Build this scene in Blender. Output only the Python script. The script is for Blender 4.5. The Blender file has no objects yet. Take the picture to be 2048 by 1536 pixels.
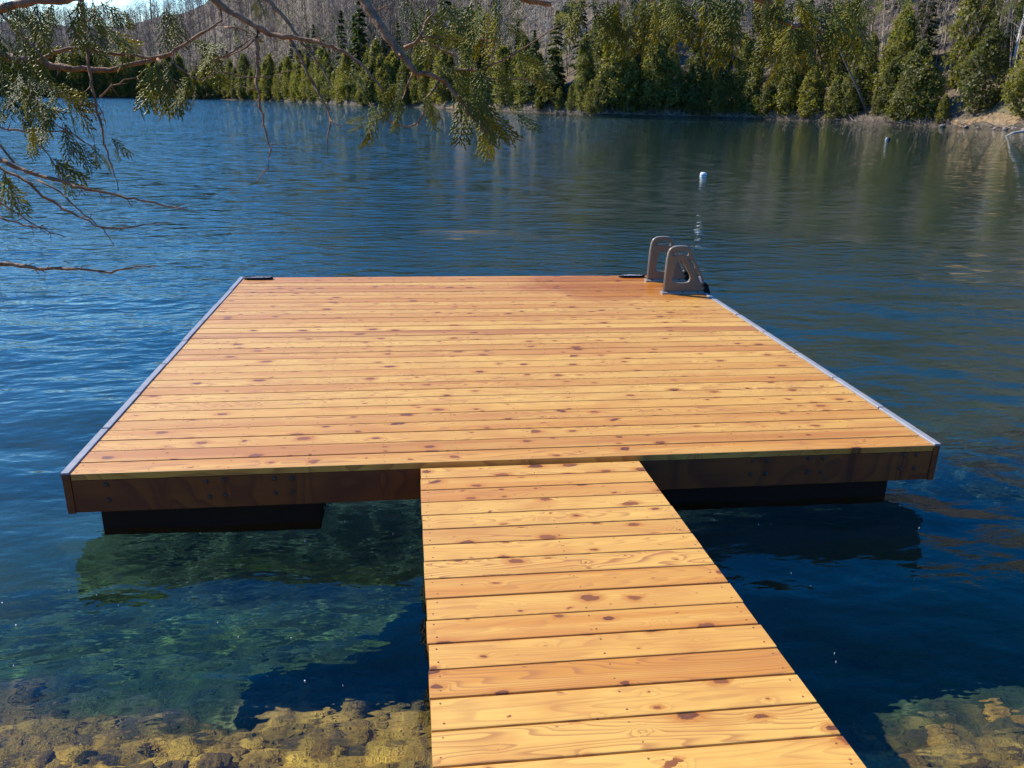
import bpy, math, random
import numpy as np
from mathutils import Vector, Matrix

R = math.radians
S = bpy.context.scene
COL = S.collection
rnd = random.Random(11)
npr = np.random.RandomState(5)

# ------------------------------------------------------------------ camera, sky, sun, exposure
WATER = 0.0
DECK = 0.37                    # top of the deck above the water
F_PX = 1617.03                 # focal length for a 2048 px wide picture
PITCH, YAW, ROLL = 0.3379, 0.1315, 0.0217
CAM = Vector((1.7946, -4.0186, 1.8653 + DECK))
fw = Vector((math.sin(YAW) * math.cos(PITCH), math.cos(YAW) * math.cos(PITCH), -math.sin(PITCH)))
rt0 = Vector((math.cos(YAW), -math.sin(YAW), 0))
up0 = rt0.cross(fw)
rt = rt0 * math.cos(ROLL) + up0 * math.sin(ROLL)
up = -rt0 * math.sin(ROLL) + up0 * math.cos(ROLL)
cd = bpy.data.cameras.new('camera')
cd.sensor_width = 36
cd.lens = F_PX / 2048 * 36
cd.clip_start = 0.05
cd.clip_end = 6000
co = bpy.data.objects.new('camera', cd)
COL.objects.link(co)
co.matrix_world = Matrix(((rt.x, up.x, -fw.x, CAM.x), (rt.y, up.y, -fw.y, CAM.y), (rt.z, up.z, -fw.z, CAM.z), (0, 0, 0, 1)))
S.camera = co

SUN_EL, SUN_AZ = R(41), R(-58)          # azimuth clockwise from +Y
world = bpy.data.worlds.new('World')
S.world = world
world.use_nodes = True
wn = world.node_tree
bg = wn.nodes.get('Background') or wn.nodes.new('ShaderNodeBackground')
sky = wn.nodes.new('ShaderNodeTexSky')
sky.sky_type = 'NISHITA'
sky.sun_disc = False
sky.sun_elevation = SUN_EL
sky.sun_rotation = SUN_AZ
sky.air_density = 1.08
sky.dust_density = 0.3
sky.ozone_density = 3.5
hs = wn.nodes.new('ShaderNodeHueSaturation')      # the deep clear blue of a dry April noon
hs.inputs['Saturation'].default_value = 1.55
hs.inputs['Hue'].default_value = 0.510
wn.links.new(sky.outputs[0], hs.inputs['Color'])
wn.links.new(hs.outputs[0], bg.inputs[0])
bg.inputs[1].default_value = 0.15
sl = bpy.data.lights.new('sun', 'SUN')
sl.energy = 4.3
sl.angle = R(0.5)
sl.color = (1.0, 0.92, 0.78)
so = bpy.data.objects.new('sun', sl)
COL.objects.link(so)
sdir = Vector((math.sin(SUN_AZ) * math.cos(SUN_EL), math.cos(SUN_AZ) * math.cos(SUN_EL), math.sin(SUN_EL)))
so.rotation_euler = sdir.to_track_quat('Z', 'Y').to_euler()
so.location = (-20, 10, 30)
sl.cycles.is_caustics_light = True
S.view_settings.view_transform = 'Standard'
S.view_settings.look = 'None'
S.view_settings.exposure = 0.85
S.view_settings.gamma = 1
S.view_settings.use_curve_mapping = False
S.render.engine = 'CYCLES'
S.cycles.use_denoising = True
S.cycles.max_bounces = 12
S.cycles.transparent_max_bounces = 16
S.cycles.caustics_refractive = True
S.cycles.caustics_reflective = False


# ------------------------------------------------------------------ helpers
def pix(px, py, depth):
    """A point in the place seen at photo pixel (px, py), `depth` metres ahead."""
    d = fw * F_PX + rt * (px - 1024) - up * (py - 768)
    return CAM + d * (depth / F_PX)


def pix_z(px, py, z):
    d = fw * F_PX + rt * (px - 1024) - up * (py - 768)
    return CAM + d * ((z - CAM.z) / d.z)


def tag(o, label=None, cat=None, group=None, kind=None):
    if label: o['label'] = label
    if cat: o['category'] = cat
    if group: o['group'] = group
    if kind: o['kind'] = kind
    return o


def empty(name, loc=(0, 0, 0), rot=(0, 0, 0)):
    o = bpy.data.objects.new(name, None)
    o.empty_display_size = 0.2
    o.location = loc
    o.rotation_euler = rot
    COL.objects.link(o)
    return o


def link(name, me, parent=None, loc=None, rot=None, scale=None):
    o = bpy.data.objects.new(name, me)
    COL.objects.link(o)
    if parent is not None: o.parent = parent
    if loc is not None: o.location = loc
    if rot is not None: o.rotation_euler = rot
    if scale is not None: o.scale = scale
    return o


class MB:
    """Collects shapes into one mesh."""
    def __init__(self):
        self.v, self.f, self.m = [], [], []

    def add(self, vs, fs, mi=0):
        b = len(self.v)
        self.v += [tuple(v) for v in vs]
        self.f += [tuple(i + b for i in f) for f in fs]
        self.m += [mi] * len(fs)

    def box(self, x0, x1, y0, y1, z0, z1, mi=0):
        vs = [(x, y, z) for z in (z0, z1) for y in (y0, y1) for x in (x0, x1)]
        self.add(vs, [(0, 2, 3, 1), (4, 5, 7, 6), (0, 1, 5, 4), (2, 6, 7, 3), (0, 4, 6, 2), (1, 3, 7, 5)], mi)

    def prism_x(self, prof, x0, x1, mi=0):
        """prof: (y, z) outline, counter-clockwise seen from +x"""
        n = len(prof)
        vs = [(x0, y, z) for y, z in prof] + [(x1, y, z) for y, z in prof]
        fs = [tuple(range(n - 1, -1, -1)), tuple(range(n, 2 * n))]
        fs += [(i, (i + 1) % n, n + (i + 1) % n, n + i) for i in range(n)]
        self.add(vs, fs, mi)

    def tube(self, pts, rads, n=6, mi=0, cap=True):
        pts = [Vector(p) for p in pts]
        vs, fs = [], []
        ref = Vector((0.13, 0.31, 0.94))
        for i, p in enumerate(pts):
            t = (pts[min(i + 1, len(pts) - 1)] - pts[max(i - 1, 0)])
            if t.length < 1e-9: t = Vector((0, 0, 1))
            t.normalize()
            a = t.cross(ref)
            if a.length < 0.1: a = t.cross(Vector((1, 0, 0)))
            a.normalize()
            b = t.cross(a)
            for k in range(n):
                an = 2 * math.pi * k / n
                vs.append(p + (a * math.cos(an) + b * math.sin(an)) * rads[i])
        for i in range(len(pts) - 1):
            for k in range(n):
                k2 = (k + 1) % n
                fs.append((i * n + k, i * n + k2, (i + 1) * n + k2, (i + 1) * n + k))
        if cap:
            fs.append(tuple(range(n - 1, -1, -1)))
            e = (len(pts) - 1) * n
            fs.append(tuple(range(e, e + n)))
        self.add(vs, fs, mi)

    def mesh(self, name, mats, smooth=False):
        me = bpy.data.meshes.new(name)
        me.from_pydata(self.v, [], self.f)
        for m in (mats if isinstance(mats, (list, tuple)) else [mats]): me.materials.append(m)
        if any(self.m): me.polygons.foreach_set('material_index', self.m)
        if smooth: me.polygons.foreach_set('use_smooth', [True] * len(self.f))
        me.update()
        return me

    def build(self, name, mats, parent=None, smooth=False, **k):
        return link(name, self.mesh(name, mats, smooth), parent, **k)


def np_mesh(name, V, Fc, mat, smooth=False, mi=None):
    """numpy verts (n,3) and faces (m,3|4)"""
    me = bpy.data.meshes.new(name)
    V = np.asarray(V, np.float32)
    Fc = np.asarray(Fc, np.int32)
    me.vertices.add(len(V))
    me.vertices.foreach_set('co', V.ravel())
    k = Fc.shape[1]
    me.loops.add(Fc.size)
    me.loops.foreach_set('vertex_index', Fc.ravel())
    me.polygons.add(len(Fc))
    me.polygons.foreach_set('loop_start', np.arange(0, Fc.size, k, dtype=np.int32))
    me.polygons.foreach_set('loop_total', np.full(len(Fc), k, np.int32))
    for m in (mat if isinstance(mat, (list, tuple)) else [mat]): me.materials.append(m)
    if mi is not None: me.polygons.foreach_set('material_index', np.asarray(mi, np.int32))
    if smooth: me.polygons.foreach_set('use_smooth', np.ones(len(Fc), bool))
    me.update(calc_edges=True)
    me.validate()
    return me


class NT:
    """Tiny node-tree helper."""
    def __init__(self, name):
        self.mat = bpy.data.materials.new(name)
        self.mat.use_nodes = True
        self.t = self.mat.node_tree
        self.t.nodes.clear()
        self.out = self.t.nodes.new('ShaderNodeOutputMaterial')

    def n(self, kind, ins=None, **props):
        nd = self.t.nodes.new('ShaderNode' + kind)
        for k, v in props.items(): setattr(nd, k, v)
        for k, v in (ins or {}).items():
            sock = nd.inputs[k]
            if isinstance(v, bpy.types.NodeSocket): self.t.links.new(v, sock)
            elif isinstance(v, bpy.types.Node): self.t.links.new(v.outputs[0], sock)
            else: sock.default_value = v
        return nd

    def math(self, op, a, b=0.0, c=None, clamp=False):
        ins = {0: a, 1: b}
        if c is not None: ins[2] = c
        return self.n('Math', ins, operation=op, use_clamp=clamp).outputs[0]

    def vmath(self, op, a, b=(0, 0, 0)):
        return self.n('VectorMath', {0: a, 1: b}, operation=op).outputs[0]

    def noise(self, vec, scale, detail=3.0, rough=0.5, dist=0.0, out=0, **k):
        return self.n('TexNoise', {'Vector': vec, 'Scale': scale, 'Detail': detail, 'Roughness': rough, 'Distortion': dist}, **k).outputs[out]

    def ramp(self, fac, stops, interp='LINEAR'):
        nd = self.n('ValToRGB', {0: fac})
        cr = nd.color_ramp
        cr.interpolation = interp
        while len(cr.elements) > 1: cr.elements.remove(cr.elements[-1])
        cr.elements[0].position = stops[0][0]
        c = stops[0][1]
        cr.elements[0].color = (*c, 1) if isinstance(c, tuple) else (c, c, c, 1)
        for p, c in stops[1:]:
            e = cr.elements.new(p)
            e.color = (*c, 1) if isinstance(c, tuple) else (c, c, c, 1)
        return nd.outputs[0]

    def mix(self, fac, a, b, mode='MIX'):
        nd = self.n('Mix', data_type='RGBA', blend_type=mode)
        for i, v in ((0, fac), (6, a), (7, b)):
            s = nd.inputs[i]
            if isinstance(v, bpy.types.NodeSocket): self.t.links.new(v, s)
            elif isinstance(v, tuple): s.default_value = (*v, 1) if len(v) == 3 else v
            else: s.default_value = v
        return nd.outputs[2]

    def coord(self, which='Object'):
        return self.n('TexCoord').outputs[which]

    def scale(self, vec, s):
        return self.n('Mapping', {'Vector': vec, 'Scale': s}).outputs[0]

    def surf(self, sh):
        self.t.links.new(sh.outputs[0] if isinstance(sh, bpy.types.Node) else sh, self.out.inputs[0])
        return self.mat

    def pbsdf(self, **k):
        return self.n('BsdfPrincipled', {a.replace('_', ' '): b for a, b in k.items()})

    def bump(self, h, strength=0.3, dist=0.01, normal=None):
        ins = {'Height': h, 'Strength': strength, 'Distance': dist}
        if normal is not None: ins['Normal'] = normal
        return self.n('Bump', ins).outputs[0]


def C4(c): return (*c, 1)


# ------------------------------------------------------------------ materials
def mat_wood(name, tint=(1, 1, 1), rough=0.50, dark=False):
    t = NT(name)
    oc = t.coord('Object')
    oi = t.n('ObjectInfo').outputs['Random']
    off = t.n('CombineXYZ', {0: t.math('MULTIPLY', oi, 91.0), 1: t.math('MULTIPLY', oi, 57.3), 2: t.math('MULTIPLY', oi, 13.0)}).outputs[0]
    v = t.vmath('ADD', oc, off)
    pr = t.n('TexWhiteNoise', {'W': t.math('MULTIPLY', oi, 997.0)}, noise_dimensions='1D')
    prc = t.n('SeparateColor', {0: pr.outputs[1]}).outputs
    # knots
    kv = t.scale(v, (5.2, 9.5, 0.0))
    wob = t.noise(t.scale(v, (16, 30, 0)), 1.0, 3.0, 0.6, out=1)
    kvw = t.vmath('ADD', kv, t.vmath('MULTIPLY', t.vmath('SUBTRACT', wob, (0.5, 0.5, 0.5)), (0.26, 0.34, 0)))
    vo = t.n('TexVoronoi', {'Vector': kvw, 'Scale': 1.0}, feature='F1', voronoi_dimensions='2D')
    kd = vo.outputs['Distance']
    kr = t.n('SeparateColor', {0: vo.outputs['Color']}).outputs
    size = t.math('MULTIPLY', t.math('MULTIPLY_ADD', t.math('POWER', kr[0], 2.7), 0.21, 0.022), t.n('MapRange', {0: t.math('MULTIPLY_ADD', prc[2], -0.35, kr[1]), 1: 0.10, 2: 0.18, 3: 0.02, 4: 1.0}).outputs[0])
    rel = t.math('DIVIDE', kd, size)                      # 1 at knot edge
    knot = t.ramp(rel, [(0.0, 1.0), (0.62, 1.0), (1.0, 0.0)]) if False else t.n('MapRange', {0: rel, 1: 0.86, 2: 1.04, 3: 1.0, 4: 0.0}).outputs[0]
    halo = t.n('MapRange', {0: rel, 1: 0.9, 2: 2.5, 3: 1.0, 4: 0.0}, interpolation_type='SMOOTHSTEP').outputs[0]
    # growth rings as contour lines of a long stretched field, swelling round the knots
    fld = t.noise(t.scale(v, (0.55, 5.5, 1)), 1.0, 2.0, 0.45)
    sx = t.n('SeparateXYZ', {0: v}).outputs
    fld = t.math('MULTIPLY_ADD', sx[1], 3.2, t.math('MULTIPLY', fld, 2.6))
    swell = t.math('MULTIPLY', t.math('POWER', 2.7, t.math('MULTIPLY', t.math('MULTIPLY', kd, kd), -28.0)), 0.42)
    fld = t.math('ADD', fld, t.math('MULTIPLY', swell, t.math('SUBTRACT', kr[0], 0.2)))
    ring = t.math('FRACT', t.math('MULTIPLY', fld, t.math('MULTIPLY_ADD', oi, 9.0, 9.0)))
    ring = t.ramp(ring, [(0.0, 0.0), (0.55, 0.25), (0.86, 1.0), (0.93, 0.9), (1.0, 0.0)])
    fine = t.noise(t.scale(v, (2.5, 170, 20)), 1.0, 4.0, 0.65)
    broad = t.noise(t.scale(v, (0.5, 11, 1)), 1.0, 2.0, 0.5)
    blot = t.noise(t.scale(v, (2.2, 5.0, 1)), 1.3, 3.0, 0.55)
    pale = (0.70 * tint[0], 0.405 * tint[1], 0.078 * tint[2])
    mid = (0.54 * tint[0], 0.225 * tint[1], 0.024 * tint[2])
    red = (0.49 * tint[0], 0.19 * tint[1], 0.028 * tint[2])
    deepc = (0.36 * tint[0], 0.125 * tint[1], 0.018 * tint[2])
    base = t.ramp(prc[0], [(0.0, deepc), (0.10, mid), (0.30, tuple((a + b) / 2 for a, b in zip(pale, mid))), (0.48, pale), (0.66, pale), (0.80, mid), (0.93, red), (1.0, deepc)])
    base = t.mix(t.math('MULTIPLY', t.ramp(broad, [(0.42, 0.0), (0.62, 1.0)]), 0.65), base, pale)
    base = t.mix(t.math('MULTIPLY', t.ramp(blot, [(0.45, 0.0), (0.72, 1.0)]), 0.65), base, red)
    base = t.mix(t.math('MULTIPLY', ring, t.math('MULTIPLY_ADD', prc[1], 0.55, 0.32)), base, (0.32 * tint[0], 0.115 * tint[1], 0.025 * tint[2]))
    base = t.mix(t.math('MULTIPLY', t.math('SUBTRACT', fine, 0.35, clamp=True), 0.95), base, (0.34, 0.14, 0.035))
    base = t.mix(t.math('MULTIPLY', halo, 0.75), base, (0.42 * tint[0], 0.145 * tint[1], 0.014 * tint[2]))
    kc = t.mix(kr[2], (0.075, 0.019, 0.004), (0.22, 0.066, 0.010))
    base = t.mix(t.math('MULTIPLY', knot, 0.9), base, kc)
    core = t.n('MapRange', {0: rel, 1: 0.15, 2: 0.5, 3: 1.0, 4: 0.0}).outputs[0]
    base = t.mix(t.math('MULTIPLY', core, 0.5), base, (0.20, 0.06, 0.018))
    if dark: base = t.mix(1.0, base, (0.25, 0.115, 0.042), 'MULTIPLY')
    rg = t.math('MULTIPLY_ADD', fine, 0.25, rough - 0.12)
    spec = 0.6
    if not dark:
        # still-wet stain near the ladder
        gp = t.n('NewGeometry').outputs['Position']
        wn_ = t.noise(t.scale(gp, (1.0, 1.0, 0)), 1.7, 3.0, 0.6)
        dx = t.vmath('SUBTRACT', gp, (4.1, 4.35, DECK))
        dd = t.n('VectorMath', {0: t.vmath('MULTIPLY', dx, (0.62, 1.0, 0))}, operation='LENGTH').outputs['Value']
        wet = t.n('MapRange', {0: t.math('ADD', dd, t.math('MULTIPLY', wn_, 0.9)), 1: 1.25, 2: 1.02, 3: 0.0, 4: 1.0}).outputs[0]
        base = t.mix(t.math('MULTIPLY', wet, 0.8), base, t.mix(1.0, base, (0.86, 0.60, 0.30), 'MULTIPLY'))
        rg = t.math('SUBTRACT', rg, t.math('MULTIPLY', wet, 0.24))
    h = t.math('SUBTRACT', t.math('MULTIPLY', fine, 0.5), t.math('MULTIPLY', ring, 0.3))
    bmp = t.bump(h, 0.35, 0.0012)
    b = t.pbsdf(Base_Color=base, Roughness=rg, Normal=bmp)
    b.inputs['Specular IOR Level'].default_value = spec
    return t.surf(b)


def simple(name, col, rough=0.6, metal=0.0, nscale=0, namp=0.3, bump=0.0, bscale=60, spec=0.5):
    t = NT(name)
    b = t.pbsdf(Roughness=rough, Metallic=metal)
    b.inputs['Specular IOR Level'].default_value = spec
    oc = t.coord()
    if nscale:
        nz = t.noise(oc, nscale, 4.0, 0.6)
        lo = tuple(c * (1 - namp) for c in col)
        hi = tuple(min(1, c * (1 + namp)) for c in col)
        t.t.links.new(t.ramp(nz, [(0.3, lo), (0.7, hi)]), b.inputs['Base Color'])
        t.t.links.new(t.math('MULTIPLY_ADD', nz, 0.25, rough - 0.12), b.inputs['Roughness'])
    else:
        b.inputs['Base Color'].default_value = C4(col)
    if bump:
        t.t.links.new(t.bump(t.noise(oc, bscale, 3.0, 0.6), bump, 0.004), b.inputs['Normal'])
    return t.surf(b)


def mat_foliage(name, cols, trans=0.35, nscale=2.5, rough=0.55, tcol=None):
    """leaf material: own colour varies by tree (object random) and by clump"""
    t = NT(name)
    oi = t.n('ObjectInfo').outputs['Random']
    nz = t.noise(t.coord(), nscale, 3.0, 0.6)
    f = t.math('ADD', t.math('MULTIPLY', oi, 0.55), t.math('MULTIPLY_ADD', nz, 1.1, -0.33), clamp=True)
    n = len(cols)
    c = t.ramp(f, [(i / (n - 1), cols[i]) for i in range(n)])
    d = t.pbsdf(Base_Color=c, Roughness=rough)
    d.inputs['Specular IOR Level'].default_value = 0.35
    tc = t.mix(1.0, c, tcol or (1.5, 1.6, 0.55), 'MULTIPLY')
    tr = t.n('BsdfTranslucent', {'Color': tc})
    return t.surf(t.n('MixShader', {0: trans, 1: d.outputs[0], 2: tr.outputs[0]}))


M = {}
M['cedar'] = mat_wood('cedar_decking')
M['cedar_dark'] = mat_wood('shaded_lumber', (1.0, 1.0, 1.0), 0.6, dark=True)  # frame cedar with its shade darkened into the colour
M['galv'] = simple('bolt_metal', (0.07, 0.042, 0.025), 0.6, 0.3, 40, 0.4)
M['screw'] = simple('screw_metal', (0.22, 0.10, 0.05), 0.5, 0.3)
M['strip'] = simple('grey_vinyl', (0.25, 0.245, 0.25), 0.5, 0, 14, 0.14)
M['black'] = simple('black_plastic', (0.004, 0.004, 0.0045), 0.6, 0, 6, 0.4, 0.2, 30, 0.25)
M['speck'] = simple('speckled_plastic', (0.30, 0.30, 0.31), 0.4, 0, 170, 0.95, 0.8, 160)
M['taupe'] = simple('taupe_plastic', (0.15, 0.122, 0.078), 0.42, 0, 20, 0.08, 0.08, 220)
M['sunlit_taupe'] = simple('sunlit_taupe_plastic', (0.26, 0.24, 0.21), 0.4, 0, 20, 0.08)  # paler copy of the taupe, painted for the sunlit rims
M['white'] = simple('white_plastic', (0.66, 0.67, 0.70), 0.4, 0, 9, 0.08)
M['sticker'] = simple('sticker', (0.75, 0.75, 0.78), 0.35)
M['redhull'] = simple('red_hull', (0.55, 0.05, 0.03), 0.35)
M['grey_dock'] = simple('weathered_boards', (0.42, 0.40, 0.37), 0.7, 0, 3, 0.2)
M['bark'] = simple('cedar_bark', (0.23, 0.125, 0.065), 0.85, 0, 60, 0.55, 0.9, 130)
M['bark_far'] = simple('trunk_bark', (0.13, 0.10, 0.08), 0.9, 0, 4, 0.4)
M['driftwood'] = simple('driftwood', (0.40, 0.37, 0.33), 0.8, 0, 12, 0.3, 0.5, 30)
M['spray'] = mat_foliage('cedar_spray', [(0.075, 0.10, 0.014), (0.13, 0.15, 0.018), (0.34, 0.32, 0.032)], 0.46, 14.0, 0.42, (2.5, 2.2, 0.5))
M['cedar_leaf'] = mat_foliage('cedar_foliage', [(0.065, 0.070, 0.024), (0.12, 0.118, 0.030), (0.19, 0.172, 0.036), (0.25, 0.20, 0.045)], 0.45, 0.8)
M['dark_leaf'] = mat_foliage('spruce_foliage', [(0.035, 0.052, 0.016), (0.06, 0.076, 0.020), (0.10, 0.105, 0.026)], 0.35, 0.3)


def mat_bare():
    t = NT('bare_twigs')
    oi = t.n('ObjectInfo').outputs['Random']
    nz = t.math('ADD', t.math('MULTIPLY', t.noise(t.coord(), 0.35, 2.0), 0.5), t.math('MULTIPLY', t.noise(t.coord(), 0.03, 3.0), 0.5))
    f = t.math('ADD', t.math('MULTIPLY', oi, 0.6), t.math('MULTIPLY_ADD', nz, 1.9, -0.75), clamp=True)
    c = t.ramp(f, [(0.0, (0.13, 0.09, 0.08)), (0.4, (0.25, 0.185, 0.14)), (0.75, (0.36, 0.28, 0.21)), (1.0, (0.47, 0.40, 0.32))])
    return t.surf(t.pbsdf(Base_Color=c, Roughness=0.9))


M['bare'] = mat_bare()

# ------------------------------------------------------------------ lake shore geometry (polar about the camera's standing point)
SH = [(-180, 14), (-130, 40), (-100, 150), (-75, 250), (-50, 300), (-35, 320), (-23.7, 325.8), (-19.8, 348.5), (-12.8, 364.9), (-8.0, 314.5), (-3.6, 225), (2.0, 197),
      (8.2, 163.5), (13.0, 147.8), (22.8, 149.8), (28.8, 137.1), (38.3, 117.1), (50, 95), (70, 70), (95, 45), (130, 22), (180, 14)]
HC = [(-180, 2), (-120, 10), (-70, 35), (-30, 42), (-17, 43), (-13.5, 50), (-10.5, 68), (-7, 84), (0, 88), (20, 86), (40, 78), (60, 60), (100, 25), (180, 2)]
DC = [(-180, 60), (-60, 300), (-17, 300), (-12, 240), (-7, 200), (0, 165), (20, 128), (40, 115), (70, 110), (180, 60)]


def interp(tab, th):
    return np.interp(th, [a for a, b in tab], [b for a, b in tab])


def vnoise(x, y, seed=0):
    """cheap smooth numpy noise, roughly -1..1"""
    r = np.random.RandomState(seed)
    s = 0
    for k in range(7):
        a = r.uniform(0, 2 * math.pi)
        f = r.uniform(0.6, 1.7)
        s = s + np.sin((x * math.cos(a) + y * math.sin(a)) * f + r.uniform(0, 6.3) + 0.8 * np.sin((x * math.sin(a) - y * math.cos(a)) * f * 0.7 + r.uniform(0, 6)))
    return s / 4.0


def shore_r(th):
    return interp(SH, th) + 1.6 * vnoise(th * 0.9, th * 0, 3)


def hill_z(th, d):
    """ground height at azimuth th (deg), d metres beyond the waterline"""
    H, D = interp(HC, th), interp(DC, th)
    u = np.clip(d / D, 0, 1)
    prof = 0.75 * u + 0.25 * (3 * u * u - 2 * u ** 3)
    z = H * prof + np.where(d > D, -(d - D) * 0.03, 0)
    rr = shore_r(th) + d
    x, y = rr * np.sin(np.radians(th)), rr * np.cos(np.radians(th))
    amp = np.clip(d / 60, 0, 1) * H * 0.045
    z = z + amp * vnoise(x / 22, y / 22, 8) + np.clip(d / 10, 0, 1) * 0.35 * vnoise(x / 3, y / 3, 9)
    bank = np.where(d < 0, d * 0.35, 0.28 * (1 - np.exp(-d / 1.2)))
    return z + bank


def polar(th, d):
    rr = shore_r(th) + d
    return CAM.x + rr * np.sin(np.radians(th)), CAM.y + rr * np.cos(np.radians(th))


def bed_z(x, y):
    """lake bed near the dock: a rocky ledge that drops away from the near shore"""
    wob = 0.28 * vnoise(x * 0.9, y * 0.9, 21) + 0.12 * vnoise(x * 2.3, y * 2.3, 22)
    t = y + wob + 0.10 + 0.45 * np.clip((x - 2.6) / 1.6, 0, 1) - 0.15 * np.clip((1.0 - x) / 1.5, 0, 1)
    z = np.interp(t, [-30, -9, -5.4, -4.3, -3.0, -2.0, -1.45, -0.9, -0.1, 0.8, 3, 8, 25, 60],
                  [6, 1.6, 0.35, 0.0, -0.22, -0.36, -0.52, -0.96, -1.55, -2.3, -3.8, -5.4, -8.0, -10])
    sh = np.clip((2.5 - t) / 3, 0, 1)
    z = z + sh * (0.05 * vnoise(x * 5, y * 5, 23) + 0.032 * np.abs(vnoise(x * 11, y * 11, 24)) + 0.014 * np.abs(vnoise(x * 23, y * 23, 26))) + 0.03 * vnoise(x * 3, y * 3, 25)
    return z


def worley(x, y, size, seed):
    """F1, F2 and a random number of the nearest stone for stones of `size` metres"""
    gx_, gy_ = np.floor(x / size).astype(int), np.floor(y / size).astype(int)
    f1 = np.full(x.shape, 9.0)
    f2 = np.full(x.shape, 9.0)
    rn = np.zeros(x.shape)

    def h(i, j, k):
        n_ = (i * 374761393 + j * 668265263 + (seed * 7 + k) * 1442695041) & 0x7fffffff
        n_ = ((n_ ^ (n_ >> 13)) * 1274126177) & 0x7fffffff
        return ((n_ ^ (n_ >> 16)) % 10007) / 10007.0
    for di in (-1, 0, 1):
        for dj in (-1, 0, 1):
            i, j = gx_ + di, gy_ + dj
            px_, py_ = i + 0.1 + 0.8 * h(i, j, 1), j + 0.1 + 0.8 * h(i, j, 2)
            d = np.hypot(x / size - px_, (y / size - py_) * 1.15)
            m = d < f1
            f2 = np.where(m, f1, np.minimum(f2, d))
            rn = np.where(m, h(i, j, 3), rn)
            f1 = np.where(m, d, f1)
    return f1, f2, rn


def grid_axis(a, b, fine, grow, far):
    xs = list(np.arange(a, b + 1e-6, fine))
    s, x = fine, b
    up_ = []
    while x < far:
        s *= grow
        x += s
        up_.append(x)
    s, x = fine, a
    dn = []
    while x > -far:
        s *= grow
        x -= s
        dn.append(x)
    return np.array(dn[::-1] + xs + up_)


def grid_mesh(name, X, Y, Z, mat, smooth=True):
    ny, nx = X.shape
    V = np.stack([X, Y, Z], -1).reshape(-1, 3)
    i = np.arange(nx * ny).reshape(ny, nx)
    Fq = np.stack([i[:-1, :-1], i[:-1, 1:], i[1:, 1:], i[1:, :-1]], -1).reshape(-1, 4)
    return np_mesh(name, V, Fq, mat, smooth)


# ------------------------------------------------------------------ setting: lake bed
def mat_bed():
    t = NT('lake_bed')
    gp = t.coord('Object')
    z = t.n('SeparateXYZ', {0: gp}).outputs[2]
    n1 = t.noise(gp, 1.1, 4.0, 0.6)
    n2 = t.noise(gp, 9.0, 5.0, 0.65)
    n3 = t.noise(gp, 26.0, 3.0, 0.6)
    n4 = t.noise(gp, 55.0, 3.0, 0.6)
    vo = t.n('TexVoronoi', {'Vector': gp, 'Scale': 7.0, 'Randomness': 1.0})
    cell = t.n('Attribute', attribute_name='stone').outputs['Fac']
    rock = t.ramp(t.math('ADD', t.math('MULTIPLY', n2, 0.7), t.math('MULTIPLY', cell, 0.5)), [(0.32, (0.040, 0.026, 0.008)), (0.5, (0.26, 0.155, 0.022)), (0.66, (0.50, 0.29, 0.030)), (0.85, (0.74, 0.47, 0.06))])
    alg = t.ramp(n3, [(0.3, (0.05, 0.04, 0.010)), (0.7, (0.26, 0.18, 0.03))])
    c1 = t.mix(t.ramp(n1, [(0.5, 0.0), (0.68, 0.8)]), rock, alg)
    dim_silt = t.ramp(n1, [(0.3, (0.018, 0.030, 0.018)), (0.7, (0.065, 0.072, 0.042))])  # mid-depth silt, darkened for light lost in the water
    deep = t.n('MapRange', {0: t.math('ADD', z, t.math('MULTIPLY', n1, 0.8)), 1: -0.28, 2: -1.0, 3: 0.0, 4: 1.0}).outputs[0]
    c = t.mix(deep, c1, dim_silt)
    weed = t.n('MapRange', {0: t.math('MULTIPLY_ADD', n1, 0.5, z), 1: -0.85, 2: -1.3, 3: 0.0, 4: 1.0}).outputs[0]  # green cast of deeper water, painted on the bed by depth
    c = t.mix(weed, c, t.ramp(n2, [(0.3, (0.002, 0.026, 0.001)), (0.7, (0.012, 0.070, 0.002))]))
    depth_teal = t.n('MapRange', {0: z, 1: -2.5, 2: -4.0, 3: 0.0, 4: 1.0}).outputs[0]  # teal glow of the deep water body, painted on the bed
    c = t.mix(depth_teal, c, (0.003, 0.036, 0.034))
    dry = t.n('MapRange', {0: z, 1: 0.02, 2: 0.25, 3: 0.0, 4: 1.0}).outputs[0]
    c = t.mix(dry, c, t.ramp(n2, [(0.3, (0.10, 0.07, 0.04)), (0.7, (0.24, 0.18, 0.11))]))
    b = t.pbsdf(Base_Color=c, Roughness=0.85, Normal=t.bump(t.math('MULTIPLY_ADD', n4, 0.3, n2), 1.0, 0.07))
    return t.surf(b)


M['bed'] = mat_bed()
gx = grid_axis(-1.6, 5.6, 0.017, 1.16, 2500)
gy = grid_axis(-2.2, -0.4, 0.017, 1.10, 2500)
BX, BY = np.meshgrid(gx, gy)
BZ = bed_z(BX, BY)
wx_ = BX + 0.03 * vnoise(BX * 9, BY * 9, 61)
wy_ = BY + 0.03 * vnoise(BX * 9, BY * 9, 62)
fade_ = np.clip((-BZ - 0.10) / 0.15, 0, 1) * np.clip((3.0 + BZ) / 1.0, 0, 1) * (BY < 3) * (np.abs(BX) < 9)
a1, a2, r1 = worley(wx_, wy_, 0.17, 3)
b1, b2, r2 = worley(wx_, wy_, 0.075, 5)
st1 = np.clip((a2 - a1) * 2.2, 0, 1) ** 0.5 * (0.25 + 0.75 * r1)
st2 = np.clip((b2 - b1) * 2.2, 0, 1) ** 0.5 * (0.3 + 0.7 * r2)
BZ = BZ + fade_ * (0.075 * st1 + 0.026 * st2 - 0.05)
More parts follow.
